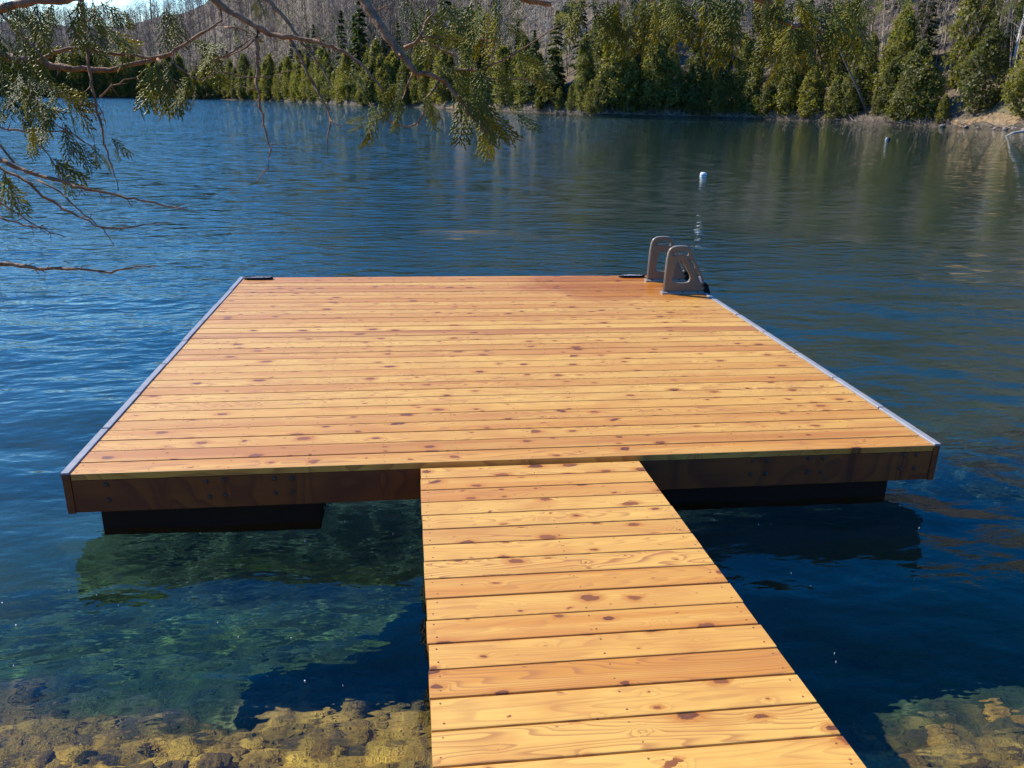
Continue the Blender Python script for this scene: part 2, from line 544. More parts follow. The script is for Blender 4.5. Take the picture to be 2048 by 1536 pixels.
STONE = np.where(r1 > 0.45, r1, r2)
# away from the near shore strip the bed stays deep (the shores there belong to the hills)
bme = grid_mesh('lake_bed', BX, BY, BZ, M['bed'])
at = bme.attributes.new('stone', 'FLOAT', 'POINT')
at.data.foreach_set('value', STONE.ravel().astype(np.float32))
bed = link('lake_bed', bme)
tag(bed, kind='structure')
bed.cycles.is_caustics_receiver = True


# ------------------------------------------------------------------ setting: water
def mat_water():
    t = NT('lake_water')
    gp = t.coord('Object')
    p2 = t.scale(gp, (1, 1, 0))
    sep = t.n('SeparateXYZ', {0: gp}).outputs
    # wind: sheltered beside the near bank, rippled further out, calmer lee water under the far bank
    dist = t.n('VectorMath', {0: t.vmath('SUBTRACT', gp, (2.5, -5.0, 0))}, operation='LENGTH').outputs['Value']
    open_ = t.n('MapRange', {0: dist, 1: 3.5, 2: 15.0, 3: 0.0, 4: 1.0}, interpolation_type='SMOOTHSTEP').outputs[0]
    patch = t.noise(t.scale(gp, (0.05, 0.12, 0)), 1.0, 3.0, 0.55)
    rot = t.n('Mapping', {'Vector': p2, 'Rotation': (0, 0, R(14)), 'Scale': (0.55, 1.0, 1)}).outputs[0]
    rot2 = t.n('Mapping', {'Vector': p2, 'Rotation': (0, 0, R(-16)), 'Scale': (0.48, 1.0, 1)}).outputs[0]
    big = t.noise(rot, 1.3, 2.0, 0.5, 0.3)
    med = t.noise(rot2, 4.4, 2.0, 0.5, 0.2)
    small = t.noise(rot, 13.0, 2.0, 0.55, 0.1)
    tiny = t.noise(p2, 34.0, 1.0, 0.5)
    amp = t.math('MULTIPLY_ADD', open_, 0.80, 0.20)
    amp = t.math('MULTIPLY', amp, t.n('MapRange', {0: patch, 1: 0.3, 2: 0.65, 3: 0.55, 4: 1.15}).outputs[0])
    h = t.math('MULTIPLY', big, 0.052)
    h = t.math('MULTIPLY_ADD', med, 0.066, h)
    h = t.math('MULTIPLY_ADD', small, 0.019, h)
    h = t.math('MULTIPLY_ADD', tiny, t.math('MULTIPLY', open_, 0.0030), h)
    lee0 = t.math('SUBTRACT', sep[0], t.math('MULTIPLY', sep[1], 0.30))
    calm = t.math('MULTIPLY', t.n('MapRange', {0: lee0, 1: -3.0, 2: 3.5, 3: 0.0, 4: 1.0}, interpolation_type='SMOOTHSTEP').outputs[0],
                  t.n('MapRange', {0: dist, 1: 13.0, 2: 19.0, 3: 0.0, 4: 1.0}, interpolation_type='SMOOTHSTEP').outputs[0])
    h = t.math('MULTIPLY', h, t.math('MULTIPLY', amp, t.math('MULTIPLY_ADD', calm, -0.85, 1.0)))
    nb = t.n('Bump', {'Height': h, 'Strength': 1.0, 'Distance': 1.0}).outputs[0]
    # beyond the reach of the bump filter the ripples go on as slopes of their own
    lee = t.math('SUBTRACT', sep[0], t.math('MULTIPLY', sep[1], 0.30))
    lee = t.math('ADD', lee, t.math('MULTIPLY', t.math('SUBTRACT', t.noise(gp, 0.03, 2.0), 0.5), 30.0))
    wind = t.n('MapRange', {0: lee, 1: -8.0, 2: 4.0, 3: 1.25, 4: 0.13}, interpolation_type='SMOOTHSTEP').outputs[0]
    streak = t.n('MapRange', {0: t.noise(t.scale(gp, (0.02, 0.09, 0)), 1.0, 4.0, 0.6), 1: 0.3, 2: 0.65, 3: 0.75, 4: 1.15}).outputs[0]
    far_ = t.n('MapRange', {0: dist, 1: 7.0, 2: 26.0, 3: 0.0, 4: 1.0}, interpolation_type='SMOOTHSTEP').outputs[0]
    sa = t.noise(t.scale(gp, (1.3, 3.4, 0)), 1.0, 3.0, 0.6, out=1)
    sb = t.noise(t.scale(gp, (3.0, 14.0, 0)), 1.0, 2.0, 0.6, out=1)
    sv = t.vmath('ADD', t.vmath('SUBTRACT', sa, (0.5, 0.5, 0.5)), t.vmath('SUBTRACT', sb, (0.5, 0.5, 0.5)))
    sv = t.vmath('MULTIPLY', sv, (1.2, 1.05, 0.0))
    k = t.math('MULTIPLY', t.math('MULTIPLY', far_, wind), streak)
    sv = t.n('VectorMath', {0: sv, 'Scale': k}, operation='SCALE').outputs[0]
    nrm = t.n('VectorMath', {0: t.vmath('ADD', nb, sv)}, operation='NORMALIZE').outputs[0]
    g = t.n('BsdfGlass', {'Color': (0.96, 1.0, 0.98, 1), 'Roughness': 0.0, 'IOR': 1.333, 'Normal': nrm})
    return t.surf(g)


M['water'] = mat_water()
wx = grid_axis(-2.5, 8.0, 0.05, 1.12, 2400)
wy = grid_axis(-4.4, 5.5, 0.05, 1.12, 2400)
WX, WY = np.meshgrid(wx, wy)
cell = np.maximum(np.gradient(wx)[None, :], np.gradient(wy)[:, None])
WZ = np.zeros_like(WX)
wr = np.random.RandomState(42)
for k in range(34):
    lam = 0.16 * (2.6 / 0.16) ** (k / 33.0)
    ang = R(wr.normal(252, 34))
    kk = 2 * math.pi / lam
    slope = 0.0105 if lam > 0.5 else 0.0150
    ampw = slope / kk
    fade = np.clip((lam / cell - 3.0) / 3.0, 0, 1)
    ph = kk * (WX * math.cos(ang) + WY * math.sin(ang)) + wr.uniform(0, 6.28)
    ph = ph + 0.9 * vnoise(WX / lam * 0.35, WY / lam * 0.35, 100 + k)
    WZ += fade * ampw * np.sin(ph)
near = 0.95 + 0.5 * np.clip((WY + 1.0) / 8, 0, 1)
WZ *= near
water = link('lake_water', grid_mesh('lake_water', WX, WY, WZ, M['water']))
tag(water, kind='structure')
water.cycles.is_caustics_caster = True


# ------------------------------------------------------------------ setting: hills round the lake
def mat_hill():
    t = NT('leaf_litter_hillside')
    gp = t.coord('Object')
    n1 = t.noise(gp, 0.06, 5.0, 0.6)
    n2 = t.noise(gp, 0.9, 4.0, 0.65)
    lit = t.ramp(n2, [(0.25, (0.045, 0.034, 0.022)), (0.5, (0.105, 0.078, 0.052)), (0.75, (0.21, 0.16, 0.12))])
    gr = t.ramp(n2, [(0.3, (0.07, 0.06, 0.03)), (0.7, (0.15, 0.13, 0.06))])
    c = t.mix(t.ramp(n1, [(0.5, 0.0), (0.66, 0.8)]), lit, gr)
    z = t.n('SeparateXYZ', {0: gp}).outputs[2]
    shaded_soil = t.n('MapRange', {0: t.math('ADD', z, t.math('MULTIPLY', n2, 0.5)), 1: 0.6, 2: 2.2, 3: 1.0, 4: 0.0}).outputs[0]  # low bank soil, darkened to stand for undergrowth and its shade
    c = t.mix(t.math('MULTIPLY', shaded_soil, 0.85), c, (0.055, 0.042, 0.028))
    return t.surf(t.pbsdf(Base_Color=c, Roughness=0.95, Normal=t.bump(n2, 0.7, 0.5)))


M['hill'] = mat_hill()
ths = np.concatenate([np.arange(-115, -30, 1.5), np.arange(-30, 50, 0.4), np.arange(50, 116, 1.5)])
ds = np.concatenate([[-6, -2, -0.6, 0, 0.3, 0.7, 1.2, 2, 3, 4.5, 6.5, 9], np.geomspace(12, 420, 42), [520, 700, 1000, 1600]])
TH, DS = np.meshgrid(ths, ds, indexing='ij')
HX, HY = polar(TH, DS)
HZ = hill_z(TH, DS)
hills = link('hills', grid_mesh('hills', HX, HY, HZ, M['hill']))
tag(hills, kind='structure')

# sandy track climbing the bank at the far right
t = NT('sandy_track')
nz = t.noise(t.coord(), 1.6, 5.0, 0.65)
M['sand'] = t.surf(t.pbsdf(Base_Color=t.ramp(nz, [(0.3, (0.08, 0.052, 0.028)), (0.6, (0.24, 0.16, 0.08)), (0.8, (0.36, 0.25, 0.13))]), Roughness=0.95,
                           Normal=t.bump(nz, 0.6, 0.2)))


def bank_strip(th0, th1, n, f0, f1, lift=0.06):
    a = np.linspace(th0, th1, n)
    rows = []
    for k in range(7):
        u = k / 6
        d = f0(a) * (1 - u) + f1(a) * u
        x, y = polar(a, d)
        z = hill_z(a, d) + lift + 0.05 * math.sin(u * math.pi)
        rows.append(np.stack([x, y, z], -1))
    V = np.stack(rows)
    return V[..., 0], V[..., 1], V[..., 2]


X_, Y_, Z_ = bank_strip(34.2, 44.0, 60, lambda a: 0.5 + (a - 34.2) * 0.12 + 0.5 * np.sin(a * 3), lambda a: 1.7 + (a - 34.2) * 0.36 + 0.6 * np.sin(a * 2.1))
path = link('path', grid_mesh('path', X_, Y_, Z_, M['sand']))
tag(path, kind='structure')
X_, Y_, Z_ = bank_strip(2.6, 6.0, 40, lambda a: 0.15 + 0 * a, lambda a: 2.2 + 0.8 * np.sin(a * 5))
beach = link('beach', grid_mesh('beach', X_, Y_, Z_, M['sand']))
tag(beach, kind='structure')


# ------------------------------------------------------------------ tree builders
def tris_cloud(P, N, size, r):
    """small leaf-clump triangles at points P facing roughly N"""
    n = len(P)
    a = r.normal(size=(n, 3))
    a -= (a * N).sum(1, keepdims=True) * N
    a /= np.linalg.norm(a, axis=1, keepdims=True) + 1e-9
    b = np.cross(N, a)
    s = size[:, None]
    v0 = P + a * s * 0.62
    v1 = P - a * s * 0.42 + b * s * 0.5 * r.uniform(0.6, 1.3, (n, 1))
    v2 = P - a * s * 0.42 - b * s * 0.5 * r.uniform(0.6, 1.3, (n, 1))
    V = np.stack([v0, v1, v2], 1).reshape(-1, 3)
    return V, np.arange(3 * n).reshape(n, 3)


def crown_cedar(r, h, w, n, base=0.04, lean=0.0, nb=None):
    """arborvitae crown: many short upswept boughs, each a loose clump of sprays, in an uneven ovate column"""
    nb = nb or int(70 + 8 * h)
    top2 = r.uniform(0.66, 1.0)
    rnd_ = r.uniform(0, 1)
    pf = np.array([0.55, 0.85, 1.0, 0.88, 0.55, 0.28, 0.05]) * (1 - rnd_) + np.array([0.7, 0.95, 1.0, 1.0, 0.82, 0.55, 0.16]) * rnd_
    Ps, Ns = [], []
    per = max(2, n // nb)
    for k in range(nb):
        u = r.beta(1.05, 1.15)
        prof = float(np.interp(u, [0, 0.06, 0.2, 0.42, 0.7, 0.88, 1.0], pf))
        an = r.uniform(0, 6.283)
        L = prof * w * r.uniform(0.62, 1.22) * (top2 if math.cos(an) > 0.2 else 1.0)
        m = max(2, int(per * r.uniform(0.5, 1.5)))
        s = r.uniform(0.35, 1.0, m) ** 0.6
        rr_ = (0.10 + 0.13 * prof) * w * (1.15 - 0.55 * s)
        x = s * L * math.cos(an) + r.normal(0, 1, m) * rr_ * 0.8
        y = s * L * math.sin(an) + r.normal(0, 1, m) * rr_ * 0.8
        z = (base + (0.985 - base) * u) * h + s * L * 0.28 - 0.5 * (s ** 3) * L * 0.5 + r.normal(0, 1, m) * rr_ * 1.15
        x = x + lean * z
        Ps.append(np.stack([x, y, z], -1))
        Ns.append(np.stack([math.cos(an) + 0 * s, math.sin(an) + 0 * s, 0.35 + 0 * s], -1) + r.normal(0, 0.85, (m, 3)))
    P, N = np.concatenate(Ps), np.concatenate(Ns)
    P[:, 2] = np.maximum(P[:, 2], 0.05)
    N /= np.linalg.norm(N, axis=1, keepdims=True)
    size = r.uniform(0.16, 0.42, len(P)) * (0.55 + 0.035 * h)
    return tris_cloud(P, N, size, r)


def crown_spruce(r, h, w, n, gappy=0.0):
    """whorled conifer: layered drooping boughs"""
    tiers = int(h * 1.5)
    Ps, Ns = [], []
    for k in range(tiers):
        u = (k + r.uniform(0, 0.6)) / tiers
        zz = h * (0.10 + 0.9 * u)
        L = w * (1 - u) ** 0.85 * r.uniform(0.7, 1.1) + 0.12
        nb = r.randint(5, 9)
        for j in range(nb):
            if r.uniform() < gappy: continue
            an = r.uniform(0, 6.283)
            l = L * r.uniform(0.65, 1.12)
            m = max(3, int(n / (tiers * 7) * (0.4 + l / w)))
            s = r.uniform(0.1, 1, m) ** 0.7
            side = r.normal(0, 0.13, m) * l * (1.1 - s * 0.6)
            x = s * l * math.cos(an) - side * math.sin(an)
            y = s * l * math.sin(an) + side * math.cos(an)
            z = zz - 0.30 * l * s ** 1.6 + r.normal(0, 0.06, m)
            Ps.append(np.stack([x, y, z], -1))
            nn = np.stack([0.35 * math.cos(an) + 0 * s, 0.35 * math.sin(an) + 0 * s, 1 + 0 * s], -1) + r.normal(0, 0.5, (m, 3))
            Ns.append(nn)
    P, N = np.concatenate(Ps), np.concatenate(Ns)
    N /= np.linalg.norm(N, axis=1, keepdims=True)
    return tris_cloud(P, N, r.uniform(0.25, 0.55, len(P)), r)


def bare_tree_mb(r, h, spread=0.32, dens=1.0, twigs=True):
    mb = MB()
    lean = r.normal(0, 0.035, 2)
    n = 7
    tr = [Vector((lean[0] * h * (i / n) + r.normal(0, 0.05), lean[1] * h * (i / n) + r.normal(0, 0.05), h * i / n)) for i in range(n + 1)]
    r0 = 0.009 * h + 0.03
    mb.tube(tr, [r0 * (1 - i / n) ** 0.8 + 0.012 for i in range(n + 1)], 5, cap=False)
    tv, tf = [], []

    def twig(p, d, L, wd):
        s = Vector((r.normal(), r.normal(), r.normal())).cross(d)
        if s.length < 1e-6: return
        s.normalize()
        b = len(tv)
        tv.extend([p + s * wd, p - s * wd, p + d * L])
        tf.append((b, b + 1, b + 2))

    nb = int(13 * dens)
    for k in range(nb):
        u = 0.28 + 0.70 * (k + r.uniform(0, 1)) / nb
        i = min(int(u * n), n - 1)
        p = tr[i].lerp(tr[i + 1], u * n - i)
        an = r.uniform(0, 6.283)
        el = r.uniform(0.45, 1.1) + 0.35 * u
        L = h * spread * (1.15 - 0.75 * u) * r.uniform(0.6, 1.15)
        d = Vector((math.cos(an) * math.cos(el), math.sin(an) * math.cos(el), math.sin(el)))
        pts = [p]
        for q in range(3):
            d2 = (d + Vector((r.normal(0, 0.16), r.normal(0, 0.16), 0.12 + r.normal(0, 0.1)))).normalized()
            pts.append(pts[-1] + d2 * L / 3)
            d = d2
        rb = r0 * (1 - u) * 0.4 + 0.012
        mb.tube(pts, [rb, rb * 0.7, rb * 0.45, rb * 0.2], 3, cap=False)
        for q in range(int(9 * dens)):
            s = r.uniform(0.15, 1)
            j = min(int(s * 3), 2)
            pp = pts[j].lerp(pts[j + 1], s * 3 - j)
            dd = (d + Vector(r.normal(0, 0.6, 3)) + Vector((0, 0, 0.25))).normalized()
            l2 = L * r.uniform(0.2, 0.5)
            twig(pp, dd, l2, 0.030)
            if twigs:
                for w in range(6):
                    p3 = pp + dd * l2 * r.uniform(0.2, 0.95)
                    d3 = (dd + Vector(r.normal(0, 0.55, 3))).normalized()
                    twig(p3, d3, l2 * r.uniform(0.3, 0.7), 0.022)
    mb.add(tv, tf)
    return mb


def trunk_mesh(name, h, r0, lean=0.0, bend=0.0, r=None, z1=0.6):
    mb = MB()
    n = 6
    pts = [(lean * h * z1 * i / n + (r.normal(0, 0.05) if r is not None else 0), bend * math.sin(i / n * 3.1), h * z1 * i / n - 0.4 * (i == 0)) for i in range(n + 1)]
    mb.tube(pts, [r0 * (1 - 0.75 * i / n) for i in range(n + 1)], 7)
    return mb.mesh(name, M['bark_far'], True)


tr_ = np.random.RandomState(77)
CED = []
for k, (h, w, n, ln) in enumerate([(10, 2.1, 5200, 0), (11.5, 2.5, 6000, 0.02), (8.5, 2.0, 4200, 0), (12.5, 2.2, 5600, -0.03), (9.5, 2.9, 6000, 0.03), (7, 1.7, 3400, 0)]):
    V, Fc = crown_cedar(tr_, h, w, int(n * 1.15), 0.02, ln)
    CED.append((np_mesh('cedar_crown', V, Fc, M['cedar_leaf']), trunk_mesh('cedar_trunk', h, 0.14, ln, 0, tr_, 0.7), h))
SPR = []
for k, (h, w, n, g) in enumerate([(15, 2.7, 4200, 0.05), (18, 3.0, 4800, 0.12), (12, 2.4, 3200, 0.1), (17, 3.6, 3600, 0.35)]):
    V, Fc = crown_spruce(tr_, h, w, n, g)
    SPR.append((np_mesh('spruce_crown', V, Fc, M['dark_leaf']), trunk_mesh('spruce_trunk', h, 0.16, 0, 0, tr_, 0.95), h))
BARE = []
for k in range(7):
    h = tr_.uniform(10, 16)
    BARE.append((bare_tree_mb(tr_, h, tr_.uniform(0.22, 0.34)).mesh('bare_tree', M['bare']), h))


def put_tree(kind, th, d, src, sc, label, cat, group, zoff=-0.15, rz=None, tilt=0.0):
    x, y = polar(th, d)
    z = float(hill_z(np.float64(th), np.float64(d))) + zoff
    rz = rnd.uniform(0, 6.283) if rz is None else rz
    if kind == 'bare_tree':
        o = link(kind, src[0], None, (x, y, z), (rnd.gauss(0, 0.03), rnd.gauss(0, 0.03), rz), (sc, sc, sc * rnd.uniform(0.9, 1.15)))
    else:
        o = empty(kind, (x, y, z), (tilt, rnd.gauss(0, 0.02), rz))
        o.scale = (sc * rnd.uniform(0.85, 1.15), sc * rnd.uniform(0.85, 1.15), sc)
        link('crown', src[0], o)
        link('trunk', src[1], o)
    tag(o, label, cat, group)
    return o


def theta_px(px, py):
    p = pix_z(px, py, 0)
    return math.degrees(math.atan2(p.x - CAM.x, p.y - CAM.y))


# cedars one can single out along the right-hand waterline: photo x, distance back, source, height in m, label
NEAR_CEDARS = [
    (2040, 3.0, 1, 12.5, 'bright sunlit cedar at the very edge of the picture, above the sandy track', 0.0),
    (1950, 3.5, 4, 10.5, 'olive cedar with a short bare trunk standing in the middle of the sandy track', 0.0),
    (1905, 9.0, 3, 16.0, 'tall dark green cedar rising behind the olive cedar by the sandy track', 0.0),
    (1815, 1.2, 4, 10.0, 'broad yellow-green cedar leaning over the water left of the sandy track', 0.0),
    (1775, 4.5, 1, 12.5, 'cedar with pale bushy top just behind the broad yellow-green one', 0.0),
    (1700, 1.5, 2, 7.0, 'low grey-green cedar at the foot of the leaning dark trunk', 0.0),
    (1615, 1.0, 5, 7.5, 'small rounded cedar on the waterline behind the white buoy to its right', 0.0),
    (1570, 1.2, 5, 8.0, 'round-topped small cedar between two bare gaps on the right bank', 0.0),
    (1500, 1.0, 2, 9.0, 'pointed yellow-green cedar on the waterline above the ladder side of the dock', 0.0),
    (1435, 2.0, 0, 11.0, 'slender cedar with grey bare trees on both sides', 0.0),
    (1390, 1.0, 2, 9.5, 'cedar straight above the white buoy on the far bank', 0.0),
    (1300, 1.3, 0, 11.5, 'full cedar left of the gap above the white buoy', 0.0),
    (1255, 1.0, 5, 9.0, 'narrow bright cedar, one of a pair above the dock ladder', 0.0),
    (1222, 1.2, 0, 12.0, 'tall narrow cedar where the bank turns toward the viewer', 0.0),
    (1170, 1.0, 3, 12.5, 'grey-green cedar leaning over the water by the pale birch-like twigs', 0.0),
    (1105, 2.0, None, 17.0, 'tall layered spruce standing darker than the cedars around it', 0.0),
    (1065, 1.5, None, 14.0, 'dark spruce on the point right of the hanging cedar spray', 0.0),
    (725, 6.0, None, 24.0, 'tallest pointed spruce in the far treeline, standing clear of the rest', 0.0),
]
for i, (px, d, s, h, lab, _) in enumerate(NEAR_CEDARS):
    th = theta_px(px, float(np.interp(px, [560, 700, 870, 1050, 1200, 1500, 1700, 2048], [203, 211, 217, 225, 231, 238, 246, 262])))
    if s is None:
        src = SPR[i % 3]
        put_tree('spruce_tree', th, d, src, h / src[2], lab, 'tree', 'conifers along the water')
    else:
        src = CED[s]
        put_tree('cedar_tree', th, d, src, h / src[2], lab, 'tree', 'conifers along the water')

GR = 'conifers along the water'
# the unbroken line of cedars on the right bank
k = 0
th = 9.0
while th < 46:
    d = rnd.uniform(0.6, 3.4)
    if not (34.0 < th < 42.5 and d < 6):
        src = CED[rnd.choice([0, 1, 2, 3, 4, 5, 5, 2])]
        put_tree('cedar_tree', th, d, src, rnd.uniform(0.32, 1.0), 'yellow-green cedar in the close line of cedars along the right bank', 'tree', 'cedars lining the right bank')
    if rnd.random() < 0.22:
        src = CED[rnd.choice([0, 1, 3])]
        put_tree('cedar_tree', th + 0.4, rnd.uniform(6, 12) + (7 if th > 33 else 0), src, rnd.uniform(0.65, 1.05), 'cedar standing behind the close line of cedars on the right bank', 'tree', 'cedars behind the right bank')
    th += rnd.uniform(0.22, 0.95)
# far shore, left and middle
th = -27.0
while th < 9.0:
    near_ = 0.85 if th > -5 else 1.0
    src = CED[rnd.choice([0, 1, 3])]
    put_tree('cedar_tree', th, rnd.uniform(0.6, 4), src, rnd.uniform(0.65, 1.5) * near_, 'dark cedar in the distant line of cedars across the lake', 'tree', 'cedars across the lake')
    if rnd.random() < 0.3:
        src = SPR[rnd.choice([0, 1, 2])]
        put_tree('spruce_tree', th + 0.2, rnd.uniform(5, 22), src, rnd.uniform(0.8, 1.25), 'dark spruce rising behind the distant shoreline cedars', 'tree', 'spruces across the lake')
    th += rnd.uniform(0.26, 0.48) * (1.0 if th < 0 else 1.5)
# spruces scattered on the hillside
for _ in range(46):
    th = rnd.uniform(0, 46)
    src = SPR[rnd.choice([0, 1, 2, 3])]
    put_tree('spruce_tree', th, rnd.uniform(10, 75), src, rnd.uniform(0.6, 1.1), 'spruce scattered among the bare trees on the slope', 'tree', 'spruces on the slope')
# bare hardwoods one can tell apart on the near slope
for _ in range(262):
    th = rnd.uniform(1.0, 47)
    d = 4 + 62 * rnd.random() ** 0.8
    src = BARE[rnd.randrange(7)]
    put_tree('bare_tree', th, d, src, rnd.uniform(0.7, 1.15), 'leafless grey-brown hardwood on the slope above the cedars', 'tree', 'bare trees on the slope')

# name the trees one can find by counting from a landmark
ORD = ['first', 'second', 'third', 'fourth', 'fifth', 'sixth', 'seventh', 'eighth']


def azimuth(o): return math.degrees(math.atan2(o.location.x - CAM.x, o.location.y - CAM.y))


def by_landmark(group, marks, noun):
    row = sorted([o for o in COL.objects if o.get('group') == group], key=azimuth)
    used = set()
    for th_m, what in marks:
        left_ = [o for o in reversed(row) if azimuth(o) < th_m][:8]
        right_ = [o for o in row if azimuth(o) > th_m][:8]
        for side_, lst in (('left', left_), ('right', right_)):
            for i, o in enumerate(lst):
                if o.name in used: break
                used.add(o.name)
                size = 'small' if o.scale.z < 0.6 else ('tall' if o.scale.z > 0.95 else 'middling')
                o['label'] = '%s %s, %s to the %s of %s' % (size, noun, ORD[i], side_, what)


by_landmark('cedars lining the right bank', [(theta_px(1735, 248), 'the leaning dark trunk'), (theta_px(1105, 228), 'the tall layered spruce'), (theta_px(1405, 235), 'the line of the white buoy')], 'waterline cedar')
by_landmark('cedars across the lake', [(theta_px(591, 203), 'the red canoe'), (theta_px(870, 217), 'the bright beach'), (theta_px(300, 196), 'the longest hanging twig')], 'far cedar')

# leaning dark trunk across the slope
lt = empty('leaning_tree', (0, 0, 0))
thL = theta_px(1735, 248)
bx, by = polar(thL, 2.0)
bz = float(hill_z(np.float64(thL), np.float64(2.0)))
lt.location = (bx, by, bz)
mb = MB()
side = Vector((math.cos(R(thL)), -math.sin(R(thL)), 0))
pts = [Vector((0, 0, -0.3)) - side * 0.0, -side * 2.0 + Vector((0, 0, 3.4)), -side * 4.3 + Vector((0, 0, 7.0)), -side * 6.3 + Vector((0, 0, 10.5))]
mb.tube(pts, [0.2, 0.17, 0.12, 0.05], 7)
for q in range(16):
    p = pts[1].lerp(pts[3], rnd.random())
    dv = Vector((rnd.gauss(0, 1), rnd.gauss(0, 1), rnd.gauss(0.3, 0.6)))
    mb.tube([p, p + dv * 0.7, p + dv * 1.3 + Vector((0, 0, 0.3))], [0.05, 0.03, 0.01], 4)
mb.build('trunk', M['bark_far'], lt, True)
tag(lt, 'dark leaning tree trunk slanting across the cedars on the right bank', 'tree')

# pale trunks of birch standing above the right bank
for q, (px, py, hh, lab) in enumerate([(1440, 238, 15, 'pale straight trunk rising between cedars above the white buoy'),
                                       (1995, 256, 17, 'pale forked tree beside the bright cedar above the sandy track'),
                                       (1165, 229, 11, 'whitish spreading bare tree behind the bank left of the twin cedars')]):
    if q == 0:
        M['birch'] = simple('pale_bark', (0.55, 0.52, 0.48), 0.8, 0, 3, 0.25)
    th = theta_px(px, py)
    o = bare_tree_mb(tr_, hh, 0.3, 0.8).build('pale_tree', M['birch'])
    x, y = polar(th, 7.0)
    o.location = (x, y, float(hill_z(np.float64(th), np.float64(7.0))) - 0.2)
    tag(o, lab, 'tree')


# the rest of the woods: masses nobody could count
def merge_points(protos, TH_, D_, scl, r):
    Vs, Fs = [], []
    b = 0
    X, Y = polar(TH_, D_)
    Z = hill_z(TH_, D_) - 0.2
    which = r.randint(0, len(protos), len(TH_))
    for k, (V, Fc) in enumerate(protos):
        idx = np.where(which == k)[0]
        m = len(idx)
        if not m: continue
        a = r.uniform(0, 6.283, m)
        s = scl[idx]
        ca, sa = (np.cos(a) * s)[:, None], (np.sin(a) * s)[:, None]
        x = V[None, :, 0] * ca - V[None, :, 1] * sa + X[idx][:, None]
        y = V[None, :, 0] * sa + V[None, :, 1] * ca + Y[idx][:, None]
        z = V[None, :, 2] * s[:, None] + Z[idx][:, None]
        Vs.append(np.stack([x, y, z], -1).reshape(-1, 3))
        Fs.append((Fc[None] + (np.arange(m) * len(V))[:, None, None] + b).reshape(-1, 3))
        b += m * len(V)
    return np.concatenate(Vs), np.concatenate(Fs)


def bare_proto(r, h, nt, fat=1.0):
    """cheap leafless tree: a trunk, boughs and a haze of twigs, all thin triangles"""
    V, Fc = [], []

    def tri(p, q, w):
        s = np.cross(q - p, r.normal(size=3))
        s /= np.linalg.norm(s) + 1e-9
        b = len(V)
        V.extend([p + s * w * fat, p - s * w * fat, q])
        Fc.append((b, b + 1, b + 2))
    for _ in range(2): tri(np.array([0, 0, 0.]), np.array([r.normal(0, .9), r.normal(0, .9), h]), 0.075)
    for _ in range(nt):
        u = r.uniform(0.3, 0.98)
        p = np.array([0, 0, u * h])
        an, L = r.uniform(0, 6.283), h * 0.30 * (1.15 - 0.8 * u) * r.uniform(0.5, 1.1)
        q = p + np.array([math.cos(an) * L, math.sin(an) * L, L * r.uniform(0.5, 1.2)])
        tri(p, q, 0.05)
        for _ in range(4):
            s = p + (q - p) * r.uniform(0.2, 1)
            tri(s, s + np.array([r.normal(0, .45), r.normal(0, .45), r.uniform(0.1, 1.1)]) * L * 0.55, 0.028)
    return np.array(V), np.array(Fc)


wr2 = np.random.RandomState(9)
BP = [bare_proto(wr2, h, 17) for h in (12, 14, 16, 11)]
BPF = [bare_proto(wr2, h, 14, 1.35) for h in (12, 14, 16, 11)]
n = 5400
TH_ = wr2.uniform(-40, 2, n)
D_ = 8 + interp(DC, TH_) * 1.12 * wr2.uniform(0, 1, n) ** 0.9
V, Fc = merge_points(BPF, TH_, D_, wr2.uniform(0.8, 1.15, n), wr2)
w1 = link('bare_woods', np_mesh('bare_woods', V, Fc, M['bare']))
tag(w1, 'purplish leafless woods covering the far hills across the lake', 'woods', kind='stuff')
n = 4200
TH_ = wr2.uniform(-6, 60, n)
D_ = 9 + 150 * wr2.uniform(0, 1, n) ** 0.8
V, Fc = merge_points(BP, TH_, D_, wr2.uniform(0.8, 1.2, n), wr2)
w2 = link('bare_woods', np_mesh('bare_woods_near', V, Fc, M['bare']))
tag(w2, 'leafless brown woods on the steep slope above the right bank', 'woods', kind='stuff')


def con_proto(r, h, w, n):
    V, Fc = crown_cedar(r, h, w, n, 0.03, nb=26)
    return V, Fc


CP = [con_proto(wr2, 13, 2.4, 230), con_proto(wr2, 16, 2.6, 260), con_proto(wr2, 11, 2.2, 200)]
n = 1150
TH_ = wr2.uniform(-40, 60, n)
D_ = np.where(wr2.uniform(size=n) < 0.6, 4 + 26 * wr2.uniform(0, 1, n), 20 + 120 * wr2.uniform(0, 1, n))
D_ = np.where((TH_ > 8) & (TH_ < 47), D_ + 48, D_)
V, Fc = merge_points(CP, TH_, D_, wr2.uniform(0.7, 1.2, n), wr2)
w3 = link('conifer_woods', np_mesh('conifer_woods', V, Fc, M['dark_leaf']))
tag(w3, 'dark conifers massed along the foot of the far hills', 'woods', kind='stuff')


# tangled brush and boulders at the waterline of the right bank
mb = MB()
for _ in range(2600):
    th = rnd.uniform(5, 46)
    x, y = polar(th, rnd.uniform(-0.4, 3.0))
    z = max(0.0, float(hill_z(np.float64(th), np.float64(0.6)))) * 0.7
    p = Vector((x, y, z))
    dv = Vector((rnd.gauss(0, 0.8), rnd.gauss(0, 0.8), abs(rnd.gauss(0.3, 0.5))))
    mb.tube([p, p + dv * 0.5, p + dv + Vector((0, 0, rnd.gauss(0, 0.3)))], [0.035, 0.025, 0.008], 3, cap=False)
br = mb.build('waterline_brush', M['bare'])
tag(br, 'tangle of dead brush hanging over the water along the right bank', 'brush', kind='stuff')


